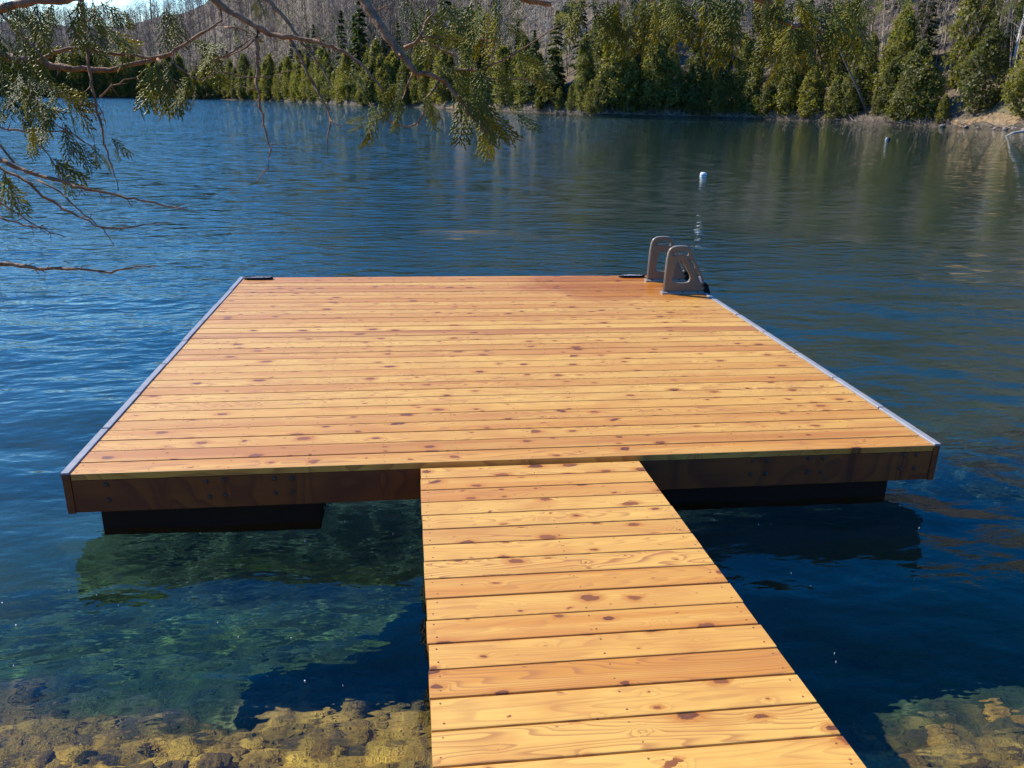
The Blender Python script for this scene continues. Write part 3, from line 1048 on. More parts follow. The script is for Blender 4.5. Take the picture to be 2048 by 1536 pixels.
def boulder_mesh(name, r, mat, sub=2, rough=0.22, flat=0.6):
    import bmesh
    bm = bmesh.new()
    bmesh.ops.create_icosphere(bm, subdivisions=sub, radius=1)
    sd = r.randint(0, 999)
    for v in bm.verts:
        c = v.co
        k = 1 + rough * float(vnoise(c.x * 1.5 + sd, c.y * 1.5 + c.z * 1.1, sd)) + rough * 0.4 * float(vnoise(c.x * 3.5 + c.z * 3, c.y * 3.5, sd + 1))
        v.co = Vector((c.x * k, c.y * k * 0.85, c.z * k * flat))
    me = bpy.data.meshes.new(name)
    bm.to_mesh(me)
    bm.free()
    me.materials.append(mat)
    me.polygons.foreach_set('use_smooth', [True] * len(me.polygons))
    return me


M['stone'] = simple('bank_stone', (0.20, 0.165, 0.14), 0.85, 0, 3, 0.35, 0.6, 8)
BM = [boulder_mesh('boulder', tr_, M['stone'], 2) for _ in range(3)]
for q in range(26):
    th = rnd.uniform(33.5, 43)
    x, y = polar(th, rnd.uniform(-0.4, 0.9))
    s = rnd.uniform(0.15, 0.5)
    o = link('boulder', BM[q % 3], None, (x, y, 0.1 + s * 0.1), (0, 0, rnd.uniform(0, 6)), (s, s, s))
    tag(o, 'pale rounded boulder at the water below the sandy track', 'boulder', 'boulders below the sandy track')
mb = MB()
p0 = pix_z(2018, 271, 0.05)
mb.tube([p0 + Vector((-0.6, -0.3, -0.1)), p0 + Vector((0.6, 0.2, 0.25)), p0 + Vector((2.4, 0.3, 0.5)), p0 + Vector((4.4, 0.2, 0.55))], [0.05, 0.1, 0.13, 0.15], 7)
lg = mb.build('driftwood_log', M['driftwood'], smooth=True)
tag(lg, 'pale driftwood log poking out of the water below the sandy track', 'log')

# ------------------------------------------------------------------ far-shore boats and docks
def hull(L, W, H, mat, name, parent, z0=0.0):
    mb = MB()
    n = 12
    rings = []
    for i in range(n + 1):
        u = i / n
        w = W / 2 * math.sin(math.pi * min(max(u, 0.02), 0.98)) ** 0.55
        sh = H * (0.75 + 0.35 * abs(2 * u - 1) ** 2.5)
        rings.append([(L * (u - 0.5), -w, z0 + sh), (L * (u - 0.5), -w * 0.8, z0 + sh * 0.3), (L * (u - 0.5), 0, z0), (L * (u - 0.5), w * 0.8, z0 + sh * 0.3),
                      (L * (u - 0.5), w, z0 + sh), (L * (u - 0.5), w * 0.5, z0 + sh * 0.92), (L * (u - 0.5), -w * 0.5, z0 + sh * 0.92)])
    vs = [p for rg in rings for p in rg]
    k = 7
    fs = [(i * k + j, (i + 1) * k + j, (i + 1) * k + (j + 1) % k, i * k + (j + 1) % k) for i in range(n) for j in range(k)]
    fs += [tuple(range(k)), tuple(range((n + 1) * k - 1, n * k - 1, -1))]
    mb.add(vs, fs)
    return mb.build(name, mat, parent, True)


def far_at(px, py, back=0.0):
    p = pix_z(px, py, 0)
    d = Vector((p.x - CAM.x, p.y - CAM.y, 0)).normalized()
    p = p + d * back
    return p, math.atan2(-d.x, d.y)


def far_dock(px, py, L, label, post=3):
    p, a = far_at(px, py)
    o = empty('dock', (p.x, p.y, 0), (0, 0, a))
    n = max(4, int(L / 0.5))
    pl = MB()
    pl.box(-L / 2, -L / 2 + L / n - 0.03, -1.0, 1.0, 0.42, 0.5)
    me = pl.mesh('plank', M['grey_dock'])
    for i in range(n): link('plank', me, o, (i * L / n, 0, 0.01 * rnd.random()))
    b = MB()
    b.box(-L / 2, L / 2, -0.95, -0.85, 0.2, 0.415)
    b.box(-L / 2, L / 2, 0.85, 0.95, 0.2, 0.415)
    b.build('beam', M['grey_dock'], o)
    for i in range(post):
        q = MB()
        x = -L / 2 + 0.3 + (L - 0.6) * i / (post - 1)
        q.tube([(x, -0.78, -1.5), (x, -0.78, 0.41)], [0.07, 0.07], 6)
        q.build('post', M['bark_far'], o)
    tag(o, label, 'dock')
    return o


far_dock(578, 203.5, 6.0, 'low grey far dock under the red canoe across the lake')
far_dock(620, 203.5, 7.5, 'pale far dock just right of the red canoe')
far_dock(690, 209.5, 5.0, 'small pale dock between the red canoe and the bright beach', 3)
p, a = far_at(591, 203.5)
cn = empty('canoe', (p.x, p.y, 0.53), (0, 0, a - 0.12))
hull(4.8, 1.0, 0.95, M['redhull'], 'hull', cn)
mb = MB()
for x in (-1.1, 1.2): mb.box(x - 0.12, x + 0.12, -0.44, 0.44, 0.70, 0.74)
mb.build('seat', M['grey_dock'], cn)
tag(cn, 'bright red canoe resting on a low dock across the lake', 'canoe')
p, a = far_at(690, 209.5)
bt = empty('rowboat', (p.x + 0.2, p.y, 0.52), (0, 0, a + 0.1))
hull(2.6, 1.0, 0.45, M['white'], 'hull', bt)
mb = MB()
mb.box(-0.15, 0.35, -0.3, 0.3, 0.42, 1.1)
mb.build('seat_box', M['white'], bt)
tag(bt, 'small white boat sitting on the far dock beside the bright beach', 'boat')


# ------------------------------------------------------------------ buoys
def lathe(mb, prof, n=20, c=(0, 0, 0), mi=0):
    vs, fs = [], []
    for r_, z in prof:
        for k in range(n):
            a = 2 * math.pi * k / n
            vs.append((c[0] + r_ * math.cos(a), c[1] + r_ * math.sin(a), c[2] + z))
    for i in range(len(prof) - 1):
        for k in range(n):
            k2 = (k + 1) % n
            fs.append((i * n + k, i * n + k2, (i + 1) * n + k2, (i + 1) * n + k))
    fs.append(tuple(range(n - 1, -1, -1)))
    fs.append(tuple(range((len(prof) - 1) * n, len(prof) * n)))
    mb.add(vs, fs, mi)


p = pix_z(1406, 353, 0)
by_ = empty('buoy', (p.x, p.y, 0), (0.05, 0.1, 0.3))
mb = MB()
lathe(mb, [(0.07, -0.14), (0.10, -0.10), (0.108, 0.0), (0.108, 0.07), (0.102, 0.10), (0.085, 0.122), (0.05, 0.132), (0.02, 0.135)], 24)
mb.build('float', M['white'], by_, True)
mb = MB()
lathe(mb, [(0.108, 0.03), (0.112, 0.035), (0.112, 0.05), (0.108, 0.055)], 24)
mb.build('seam', M['strip'], by_, True)
tag(by_, 'white plastic jug buoy floating beyond the dock ladder', 'buoy')
p = pix_z(1773, 281, 0)
b2 = empty('buoy', (p.x, p.y, 0), (0, 0.12, 0.2))
mb = MB()
lathe(mb, [(0.05, -0.15), (0.10, -0.08), (0.11, 0.06), (0.10, 0.14), (0.07, 0.20), (0.03, 0.23)], 18)
mb.build('float', M['strip'], b2, True)
mb = MB()
lathe(mb, [(0.04, -0.15), (0.09, -0.05), (0.11, 0.08), (0.09, 0.17), (0.06, 0.23), (0.03, 0.25)], 18, (0.2, 0.02, 0))
mb.build('float', M['black'], b2, True)
tag(b2, 'small black and white buoy near the far right bank', 'buoy')


# ------------------------------------------------------------------ the floating dock
W = 4.877
PW = 0.1478
dock = empty('floating_dock', (0, 0, 0))
tag(dock, 'square floating dock decked in new knotty cedar boards with grey edge strips', 'dock')


def plank_mesh(L, w, th, name='plank'):
    c = 0.004
    prof = [(-w / 2, 0), (w / 2, 0), (w / 2, th - c), (w / 2 - c * 0.35, th - c * 0.3), (w / 2 - c * 1.3, th), (-w / 2 + c * 1.3, th), (-w / 2 + c * 0.35, th - c * 0.3), (-w / 2, th - c)]
    mb = MB()
    mb.prism_x(prof, -L / 2, L / 2)
    return mb.mesh(name, M['cedar'])


TH = 0.036
pm = plank_mesh(W - 0.084, PW - 0.0075, TH)
for i in range(33):
    o = link('plank', pm, dock, (W / 2 + rnd.uniform(-0.001, 0.001), (i + 0.5) * PW + rnd.uniform(-0.0008, 0.0008), DECK - TH - rnd.uniform(0, 0.0015)), (rnd.gauss(0, 0.003), 0, rnd.gauss(0, 0.00025)))
    if rnd.random() < 0.5: o.rotation_euler.z += math.pi
D = 33 * PW
FB = DECK - 0.222
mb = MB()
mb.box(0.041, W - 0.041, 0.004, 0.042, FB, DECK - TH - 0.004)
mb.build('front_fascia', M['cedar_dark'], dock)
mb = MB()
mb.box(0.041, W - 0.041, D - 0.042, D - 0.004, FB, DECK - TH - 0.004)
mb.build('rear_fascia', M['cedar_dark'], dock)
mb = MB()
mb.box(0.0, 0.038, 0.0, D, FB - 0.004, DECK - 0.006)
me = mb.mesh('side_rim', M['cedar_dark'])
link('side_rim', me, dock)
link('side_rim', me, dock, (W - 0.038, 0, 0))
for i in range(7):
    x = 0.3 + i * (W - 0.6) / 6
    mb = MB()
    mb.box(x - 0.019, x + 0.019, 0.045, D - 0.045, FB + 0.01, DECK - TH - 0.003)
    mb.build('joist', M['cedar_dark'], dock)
# grey edge strips, eight lengths a side
n = 8
for s in (0, 1):
    for i in range(n):
        y0, y1 = i * D / n + 0.006, (i + 1) * D / n - 0.006
        mb = MB()
        xa, xb = (-0.008, 0.037) if s == 0 else (W - 0.037, W + 0.008)
        dz = rnd.uniform(0, 0.003)
        jx = rnd.uniform(-0.003, 0.004)
        xa, xb = xa + jx, xb + jx
        q = 0.004
        y_in = [y0, y1]
        prof = [(xa, DECK - 0.03), (xa, DECK + 0.002 + dz), (xa + q, DECK + 0.006 + dz), (xb - q, DECK + 0.006 + dz), (xb, DECK + 0.001 + dz), (xb, DECK - 0.004)]
        vs = [(x, y, z) for y in y_in for x, z in prof]
        k = len(prof)
        fs = [tuple(range(k - 1, -1, -1)), tuple(range(k, 2 * k))] + [(j, (j + 1) % k, k + (j + 1) % k, k + j) for j in range(k)]
        mb.add(vs, fs)
        mb.build('edge_strip', M['strip'], dock)
# bolts through the front fascia
bmb = MB()
prof = [(0.0125, 0.0), (0.0125, 0.002), (0.0105, 0.006), (0.006, 0.0085), (0.001, 0.009)]
vs, fs = [], []
nn = 12
for r_, h in prof:
    for k in range(nn):
        a = 2 * math.pi * k / nn
        vs.append((r_ * math.cos(a), -h, r_ * math.sin(a)))
for i in range(len(prof) - 1):
    for k in range(nn): fs.append((i * nn + k, i * nn + (k + 1) % nn, (i + 1) * nn + (k + 1) % nn, (i + 1) * nn + k))
fs.append(tuple(range((len(prof) - 1) * nn, len(prof) * nn)))
bmb.add(vs, fs)
bme = bmb.mesh('bolt', M['galv'], True)
for x, z in [(0.21, -0.067), (0.71, -0.070), (0.80, -0.064), (0.72, -0.158), (0.80, -0.153), (1.06, -0.066), (1.15, -0.067), (1.06, -0.152), (1.15, -0.150), (0.21, -0.155),
             (3.73, -0.063), (3.82, -0.063), (3.73, -0.148), (3.82, -0.145), (4.07, -0.057), (4.16, -0.057), (4.07, -0.146), (4.16, -0.149), (4.66, -0.055), (4.74, -0.062), (4.65, -0.142), (4.74, -0.146)]:
    link('bolt', bme, dock, (x, 0.0035, DECK + z))


def screw_patch(parent, pts, name='screw_heads'):
    mb = MB()
    for x, y, z in pts:
        r_ = 0.0033
        mb.add([(x + r_ * math.cos(a), y + r_ * math.sin(a), zz) for zz in (z - 0.003, z + 0.0004) for a in [i * math.pi / 3 for i in range(6)]],
               [tuple(range(6, 12))] + [(i, (i + 1) % 6, 6 + (i + 1) % 6, 6 + i) for i in range(6)])
    o = mb.build(name, M['screw'], parent)
    tag(o, kind='stuff')


pts = []
for i in range(33):
    for x in [0.065] + [0.42 + j * 0.405 for j in range(11)] + [W - 0.065]:
        for dy in (0.03, PW - 0.03):
            pts.append((x + rnd.gauss(0, 0.006), i * PW + dy + rnd.gauss(0, 0.004), DECK))
screw_patch(dock, pts)
# floats beneath
for (x0, x1, y0, y1) in [(0.12, 1.27, 0.10, 0.95), (3.25, 4.66, 0.10, 0.95), (0.15, 1.35, 3.9, 4.78), (3.4, 4.7, 3.9, 4.78), (1.9, 3.0, 2.0, 2.9)]:
    mb = MB()
    h1, h0 = FB + 0.002, -0.16
    c = 0.05
    prof = [(y0 + c, h0), (y1 - c, h0), (y1, h0 + c), (y1 - 0.01, h1), (y0 + 0.01, h1), (y0, h0 + c)]
    mb.prism_x(prof, x0, x1)
    mb.build('float', M['black'], dock)


# black oval fittings on the two back corners
def oval_fitting(x, y, L, label):
    o = empty('oval_fitting', (x, y, DECK + 0.0005))
    n = 28
    mb = MB()
    vs, fs = [], []
    for (s, z) in [(1.0, 0.0), (1.0, 0.014), (0.94, 0.024), (0.84, 0.025), (0.80, 0.018)]:
        for k in range(n):
            a = 2 * math.pi * k / n
            ex = abs(math.cos(a)) ** 0.75 * (1 if math.cos(a) >= 0 else -1) * L / 2
            ey = abs(math.sin(a)) ** 0.75 * (1 if math.sin(a) >= 0 else -1) * 0.058
            off = (1 - s) * 0.05
            vs.append((ex * (1 - off * 2 / L * 2), ey * (1 - off * 2 / 0.12), z))
    for i in range(4):
        for k in range(n): fs.append((i * n + k, i * n + (k + 1) % n, (i + 1) * n + (k + 1) % n, (i + 1) * n + k))
    fs.append(tuple(range(4 * n, 5 * n)))
    mb.add(vs, fs)
    mb.build('base', M['black'], o, True)
    mb = MB()
    rr = np.random.RandomState(4)
    for _ in range(150):
        u, v_ = rr.uniform(-1, 1), rr.uniform(-1, 1)
        if u * u + v_ * v_ > 0.95: continue
        px_, py_ = u * L * 0.41, v_ * 0.043
        s = rr.uniform(0.003, 0.008)
        zt = 0.0185 + s * rr.uniform(0.4, 1)
        mb.add([(px_ - s, py_ - s, 0.018), (px_ + s, py_ - s, 0.018), (px_ + s, py_ + s, 0.018), (px_ - s, py_ + s, 0.018), (px_, py_, zt)], [(0, 1, 4), (1, 2, 4), (2, 3, 4), (3, 0, 4)])
    q = mb.build('grit', M['speck'], o)
    tag(q, kind='stuff')
    tag(o, label, 'fitting', 'oval fittings on the back corners of the dock')


oval_fitting(0.20, D - 0.09, 0.30, 'black oval fitting with speckled top on the empty back corner of the dock')
oval_fitting(4.30, D - 0.09, 0.30, 'black oval fitting on the back edge of the dock beside the ladder')


# ------------------------------------------------------------------ the swim ladder
def chaikin(p, it=2):
    for _ in range(it):
        q = []
        for i in range(len(p)):
            a, b = np.array(p[i]), np.array(p[(i + 1) % len(p)])
            q += [tuple(a * 0.75 + b * 0.25), tuple(a * 0.25 + b * 0.75)]
        p = q
    return p


def plate(name, loops, half, bevel, mat, parent, loc, rot=(math.pi / 2, 0, 0)):
    cu = bpy.data.curves.new(name, 'CURVE')
    cu.dimensions = '2D'
    cu.fill_mode = 'BOTH'
    cu.extrude = half
    cu.bevel_depth = bevel
    cu.bevel_resolution = 1
    cu.offset = -bevel
    for lp in loops:
        sp = cu.splines.new('POLY')
        sp.points.add(len(lp) - 1)
        for i, (x, y) in enumerate(lp): sp.points[i].co = (x, y, 0, 1)
        sp.use_cyclic_u = True
    tmp = bpy.data.objects.new('tmp', cu)
    COL.objects.link(tmp)
    dg = bpy.context.evaluated_depsgraph_get()
    me = bpy.data.meshes.new_from_object(tmp.evaluated_get(dg))
    bpy.data.objects.remove(tmp)
    me.materials.clear()
    me.materials.append(mat)
    me.name = name
    return link(name, me, parent, loc, rot)


def zp(x, y): return ((x - 885) / 1329.0, (1068 - y) / 1329.0 * 1.02)


ladder = empty('swim_ladder', (4.412, 3.96, DECK))
tag(ladder, 'taupe plastic swim ladder with two tall handle panels on the dock corner', 'ladder')
outer = [zp(*p) for p in [(884, 1050), (886, 1000), (900, 620), (905, 520), (925, 462), (985, 428), (1080, 424), (1165, 426), (1215, 452), (1240, 510),
                          (1400, 800), (1475, 945), (1470, 1000), (1440, 1050), (1380, 1052), (1100, 1052)]]
outer = chaikin(outer, 2)
slot = chaikin([zp(*p) for p in [(975, 545), (972, 510), (1005, 488), (1100, 484), (1180, 488), (1200, 520), (1195, 552), (1165, 556), (1145, 534), (1020, 532), (995, 548)]], 2)
dhole = chaikin([zp(*p) for p in [(998, 905), (1000, 850), (1028, 690), (1040, 640), (1075, 618), (1120, 635), (1160, 690), (1240, 820), (1252, 860), (1225, 915), (1150, 925), (1060, 920)]], 2)
rs1 = chaikin([zp(*p) for p in [(1212, 585), (1235, 590), (1308, 700), (1305, 728), (1282, 735), (1262, 712), (1208, 612)]], 2)
rs2 = chaikin([zp(*p) for p in [(1322, 762), (1345, 760), (1430, 895), (1432, 920), (1405, 928), (1378, 905), (1318, 795)]], 2)
for py_ in (0.0, 0.60):
    pnl = plate('side_panel', [outer, slot, dhole, rs1, rs2], 0.013, 0.008, M['taupe'], ladder, (0, py_, 0.0))
    # raised lip along the back upright and over the handle
    mb = MB()
    lip = [zp(*p) for p in [(893, 1040), (906, 620), (916, 525), (940, 470), (990, 440), (1080, 434), (1160, 436), (1205, 462), (1235, 520), (1395, 805), (1462, 940)]]
    lip = [(a, 0, b) for a, b in lip]
    mb.tube([(x, py_, z) for x, _, z in lip], [0.0125] * len(lip), 8)
    mb.build('handle_rim', M['sunlit_taupe'], ladder, True)
    mb = MB()
    ctr = [zp(*p) for p in [(975, 560), (1080, 562), (1170, 570), (1235, 660), (1310, 790), (1385, 930)]]
    mb.tube([(x, py_, z) for x, z in ctr], [0.018] * len(ctr), 8)
    mb.build('rib', M['taupe'], ladder, True)
    mb = MB()
    mb.prism_x([(py_ - 0.045, 0.0), (py_ + 0.045, 0.0), (py_ + 0.045, 0.014), (py_ + 0.030, 0.022), (py_ - 0.030, 0.022), (py_ - 0.045, 0.014)], -0.02, 0.43)
    mb.build('foot_flange', M['sunlit_taupe'], ladder)
    for bx_ in (0.05, 0.20, 0.36):
        mb = MB()
        lathe(mb, [(0.011, 0.0), (0.011, 0.006), (0.007, 0.009)], 6, (bx_, py_ - 0.034, 0.016))
        mb.build('bolt', M['galv'], ladder)
    mb = MB()
    hx, hz = zp(1452, 935)
    vs = [(hx + 0.0, hz + 0.02), (hx + 0.045, hz - 0.01), (hx + 0.20, -0.35), (hx + 0.24, -0.9), (hx + 0.18, -0.9), (hx + 0.13, -0.36), (hx - 0.03, hz - 0.03)]
    mb.add([(x, py_ + s * 0.02 + 0.0, z) for s in (-1, 1) for x, z in vs], [tuple(range(6, -1, -1)), tuple(range(7, 14))] + [(i, (i + 1) % 7, 7 + (i + 1) % 7, 7 + i) for i in range(7)])
    mb.build('lower_rail', M['black'], ladder)
    mb = MB()
    mb.tube([(hx + 0.0, py_ - 0.03, hz - 0.015), (hx + 0.0, py_ + 0.03, hz - 0.015)], [0.017, 0.017], 12)
    mb.build('hinge_pin', M['black'], ladder, True)
mb = MB()
sx_, sz_ = zp(1390, 880)
mb.box(sx_ - 0.022, sx_ + 0.018, -0.006, 0.006, sz_ - 0.045, sz_ + 0.028)
st = mb.build('sticker', M['sticker'], ladder)
for q in range(3):
    mb = MB()
    hx, hz = zp(1452, 935)
    zz = -0.30 - 0.26 * q
    xx = hx + 0.17 + 0.02 * q
    mb.prism_x([(0.02, zz), (0.58, zz), (0.58, zz + 0.035), (0.02, zz + 0.035)], xx - 0.06, xx + 0.06)
    mb.build('step', M['taupe'], ladder)

# ------------------------------------------------------------------ the ramp to shore
SL = 0.0559
RX, RW = 1.8324, 1.2113
ramp = empty('dock_ramp', (RX + RW / 2, -0.02, DECK - 0.0218), (-SL, 0, 0))
tag(ramp, 'narrow boarded ramp of knotty cedar running from the near shore to the dock', 'ramp')
rpw = 0.1478
rpm = plank_mesh(RW, rpw - 0.0075, TH)
NR = 34
for i in range(NR):
    o = link('plank', rpm, ramp, (rnd.uniform(-0.003, 0.003), -(i + 0.5) * rpw + rnd.uniform(-0.001, 0.001), -TH - rnd.uniform(0, 0.0015)), (rnd.gauss(0, 0.003), 0, rnd.gauss(0, 0.0006)))
    if rnd.random() < 0.5: o.rotation_euler.z += math.pi
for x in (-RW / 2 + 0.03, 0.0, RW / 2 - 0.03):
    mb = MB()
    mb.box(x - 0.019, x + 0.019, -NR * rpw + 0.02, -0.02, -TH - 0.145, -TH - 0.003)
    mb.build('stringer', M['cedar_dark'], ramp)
pts = []
for i in range(NR):
    for x in (-RW / 2 + 0.032, 0.0, RW / 2 - 0.032):
        for dy in (0.032, rpw - 0.032):
            pts.append((x + rnd.gauss(0, 0.006), -i * rpw - dy + rnd.gauss(0, 0.004), 0))
screw_patch(ramp, pts)

# ------------------------------------------------------------------ submerged stones near the ledge
M['weedy'] = None
t = NT('algae_stone')
oc = t.coord()
oi = t.n('ObjectInfo').outputs['Random']
n2 = t.noise(oc, 3.0, 5.0, 0.65)
rk = t.ramp(t.math('ADD', t.math('MULTIPLY', n2, 0.7), t.math('MULTIPLY', oi, 0.4)), [(0.3, (0.08, 0.05, 0.015)), (0.55, (0.32, 0.19, 0.035)), (0.8, (0.60, 0.39, 0.07))])
M['weedy'] = t.surf(t.pbsdf(Base_Color=rk, Roughness=0.8, Normal=t.bump(n2, 0.7, 0.08)))
SM = [boulder_mesh('stone', tr_, M['weedy'], 3, 0.36, 0.48) for _ in range(5)]
spots = []
for _ in range(280):
    x = rnd.uniform(-1.6, 5.6)
    y = rnd.uniform(-2.5, -0.95)
    if 1.9 < x < 2.95: continue
    s = rnd.uniform(0.035, 0.085)
    z = float(bed_z(np.float64(x), np.float64(y)))
    s = min(s, -z * 0.75)
    o = link('submerged_stone', SM[rnd.randrange(5)], None, (x, y, z + s * 0.06), (rnd.uniform(-0.3, 0.3), rnd.uniform(-0.3, 0.3), rnd.uniform(0, 6.28)), (s, s * rnd.uniform(0.8, 1.1), s))
    tag(o, 'algae-covered stone on the shallow lake bed beside the ramp', 'stone', 'submerged stones beside the ramp')
    o.cycles.is_caustics_receiver = True
# specks of pollen and bubbles floating on the sheltered water
mb = MB()
for _ in range(34):
    if rnd.random() < 0.6: x, y = rnd.uniform(3.05, 5.2), rnd.uniform(-1.9, 0.0)
    else: x, y = rnd.uniform(-0.8, 1.8), rnd.uniform(-1.4, 0.3)
    r_ = rnd.choice([0.0012, 0.0015, 0.002, 0.003])
    mb.add([(x + r_ * math.cos(a), y + r_ * math.sin(a), zz) for zz in (0.001, 0.010) for a in [i * math.pi / 2.5 for i in range(5)]], [tuple(range(5, 10))] + [(i, (i + 1) % 5, 5 + (i + 1) % 5, 5 + i) for i in range(5)])
o = mb.build('floating_specks', M['white'])
tag(o, 'tiny pale specks floating on the calm water beside the ramp', 'debris', kind='stuff')


# ------------------------------------------------------------------ overhanging cedar boughs
def spray_mesh(name, r, L=0.15, wide=0.42, curl=0.15, dens=1.0):
    """flat fern-like frond of arborvitae, rachis along +X"""
    V, Fc = [], []

    def shoot(p, d, n, L, w):
        d = d / np.linalg.norm(d)
        s = np.cross(n, d)
        s /= np.linalg.norm(s) + 1e-9
        nn = np.cross(d, s)
        b = len(V)
        mid = p + d * L * 0.55
        tip = p + d * L + nn * r.normal(0, 0.06) * L
        for c, ww in ((p, w * 0.55), (mid, w)):
            V.extend([c + s * ww, c + nn * ww * 0.45, c - s * ww, c - nn * ww * 0.35])
        V.append(tip)
        for k in range(4):
            Fc.append((b + k, b + (k + 1) % 4, b + 4 + (k + 1) % 4))
            Fc.append((b + k, b + 4 + (k + 1) % 4, b + 4 + k))
            Fc.append((b + 4 + k, b + 4 + (k + 1) % 4, b + 8))

    n0 = np.array([0, 0, 1.0])
    steps = int(15 * dens)
    p = np.zeros(3)
    a = 0.0
    sg = 1
    for i in range(steps):
        u = i / steps
        a += r.normal(0, 0.05)
        d = np.array([math.cos(a), math.sin(a), -curl * u * 2.2])
        d /= np.linalg.norm(d)
        q = p + d * L / steps
        shoot(p, d, n0, L / steps * 1.5, 0.0020 * (1.25 - 0.6 * u))
        sg = -sg
        bl = L * wide * (0.45 + 1.1 * u) * (1.02 - u) ** 0.75 * r.uniform(0.75, 1.25) * 1.35 + 0.006
        ang = a + sg * R(r.uniform(30, 46))
        bd = np.array([math.cos(ang), math.sin(ang), -curl * u * 1.5 + r.normal(0, 0.10)])
        bd /= np.linalg.norm(bd)
        m = max(2, int(bl / 0.0100))
        pp = q.copy()
        s2 = 1
        aa = ang
        for j in range(m):
            v = j / m
            aa += -sg * 0.045 + r.normal(0, 0.03)
            bd = np.array([math.cos(aa), math.sin(aa), bd[2] - 0.02])
            bd2 = bd / np.linalg.norm(bd)
            qq = pp + bd2 * bl / m
            shoot(pp, bd2, n0, bl / m * 1.5, 0.0023)
            s2 = -s2
            sl_ = (0.45 * bl * (1 - v) ** 0.8 + 0.004) * r.uniform(0.6, 1.1)
            a3 = aa + s2 * R(r.uniform(26, 42))
            shoot(pp, np.array([math.cos(a3), math.sin(a3), bd[2] + r.normal(0, 0.12)]), n0, sl_, 0.0023)
            pp = qq
        p = q
    return np_mesh(name, np.array(V), np.array(Fc), M['spray'], smooth=False)


sr = np.random.RandomState(31)
SP = [spray_mesh('spray', sr, 0.15, w, c, d) for w, c, d in [(0.40, 0.15, 1.0), (0.33, 0.3, 1.0), (0.46, 0.1, 1.1), (0.36, 0.5, 0.9), (0.42, 0.2, 0.85), (0.30, 0.05, 1.0)]]


def wobble(pts, amp=2.2, step=13):
    out = []
    for i in range(len(pts) - 1):
        a, b = np.array(pts[i], float), np.array(pts[i + 1], float)
        n_ = max(1, int(np.linalg.norm(b - a) / step))
        for k in range(n_):
            q = a + (b - a) * k / n_
            if out: q = q + sr.normal(0, amp, 2) * 0.55
            out.append(tuple(q))
    out.append(tuple(pts[-1]))
    return out


def bough(mb, pts, depth, r0, r1, ddepth=0.0, twigs=0.35):
    """limb given by photo pixels and its distance from the camera"""
    w = wobble(pts)
    n_ = len(w)
    P3 = [pix(x, y, depth + ddepth * i / n_ + sr.normal(0, 0.004)) for i, (x, y) in enumerate(w)]
    k = depth / F_PX
    rad = [(r0 + (r1 - r0) * i / (n_ - 1)) * k * (1 + sr.uniform(-0.08, 0.2)) for i in range(n_)]
    mb.tube(P3, rad, 8)
    for i in range(1, n_):
        if sr.uniform() < twigs:
            d = P3[i] - P3[i - 1]
            L = sr.uniform(0.006, 0.022)
            s = Vector(sr.normal(0, 1, 3)).normalized() * 0.9 + d.normalized() * 0.7
            q = P3[i] + s.normalized() * L
            mb.tube([P3[i], P3[i].lerp(q, 0.5) + Vector(sr.normal(0, 0.001, 3)), q], [max(rad[i] * 0.45, 0.0006), max(rad[i] * 0.35, 0.0005), 0.0003], 5)
    return P3


def sprays(parent, x0, y0, x1, y1, n_, dirdeg, spread, lenpx, depth):
    n_ = max(2, int(n_ * 0.85))
    for i in range(n_):
        u = (i + sr.uniform(0, 1)) / n_
        x, y = x0 + (x1 - x0) * u + sr.normal(0, 5), y0 + (y1 - y0) * u + sr.normal(0, 5)
        a = R(dirdeg + sr.uniform(-spread, spread))
        dp = depth + sr.normal(0, 0.05)
        p = pix(x, y, dp)
        d = (rt * math.cos(a) - up * math.sin(a) + fw * sr.normal(0, 0.28)).normalized()
        nrm = (-fw + rt * sr.normal(0, 0.75) + up * sr.normal(0, 0.45))
        s_ = nrm.cross(d).normalized()
        n2_ = d.cross(s_).normalized()
        if sr.uniform() < 0.5: s_, n2_ = -s_, -n2_
        L = lenpx * 0.84 * sr.uniform(0.65, 1.2) * dp / F_PX
        k = L / 0.15
        m = Matrix(((d.x * k, s_.x * k, n2_.x * k, p.x), (d.y * k, s_.y * k, n2_.y * k, p.y), (d.z * k, s_.z * k, n2_.z * k, p.z), (0, 0, 0, 1)))
        o = link('spray', SP[sr.randint(0, len(SP))], parent)
        o.matrix_parent_inverse = Matrix.Identity(4)
        o.matrix_world = m
        o.matrix_basis = parent.matrix_world.inverted() @ m


def cedar(loc, label, limbs, trunk_top):
    o = empty('overhanging_cedar', loc)
    bpy.context.view_layer.update()
    inv = Vector(loc)
    mb = MB()
    mb.tube([Vector((0, 0, -0.6)), Vector((0.02, 0, 0.8)), Vector((-0.03, 0.02, 2.2)), Vector(trunk_top)], [0.13, 0.11, 0.09, 0.05], 12)
    mb.build('trunk', M['bark'], o, True)
    for segs, spr in limbs:
        mb = MB()
        for (pts, depth, r0, r1, dd, tw, anchor) in segs:
            P3 = bough(mb, pts, depth, r0, r1, dd, tw)
            if anchor is not None:
                a_ = inv + Vector(anchor)
                k = depth / F_PX
                mb.tube([a_, a_.lerp(P3[0], 0.5) + Vector((0, 0, 0.06)), P3[0]], [r0 * k * 2.2, r0 * k * 1.5, r0 * k * 1.02], 8)
        mb.v = [tuple(Vector(v) - inv) for v in mb.v]
        b_ = mb.build('branch', M['bark'], o, True)
        bpy.context.view_layer.update()
        for s_ in spr: sprays(b_, *s_)
    tag(o, label, 'tree')
    return o


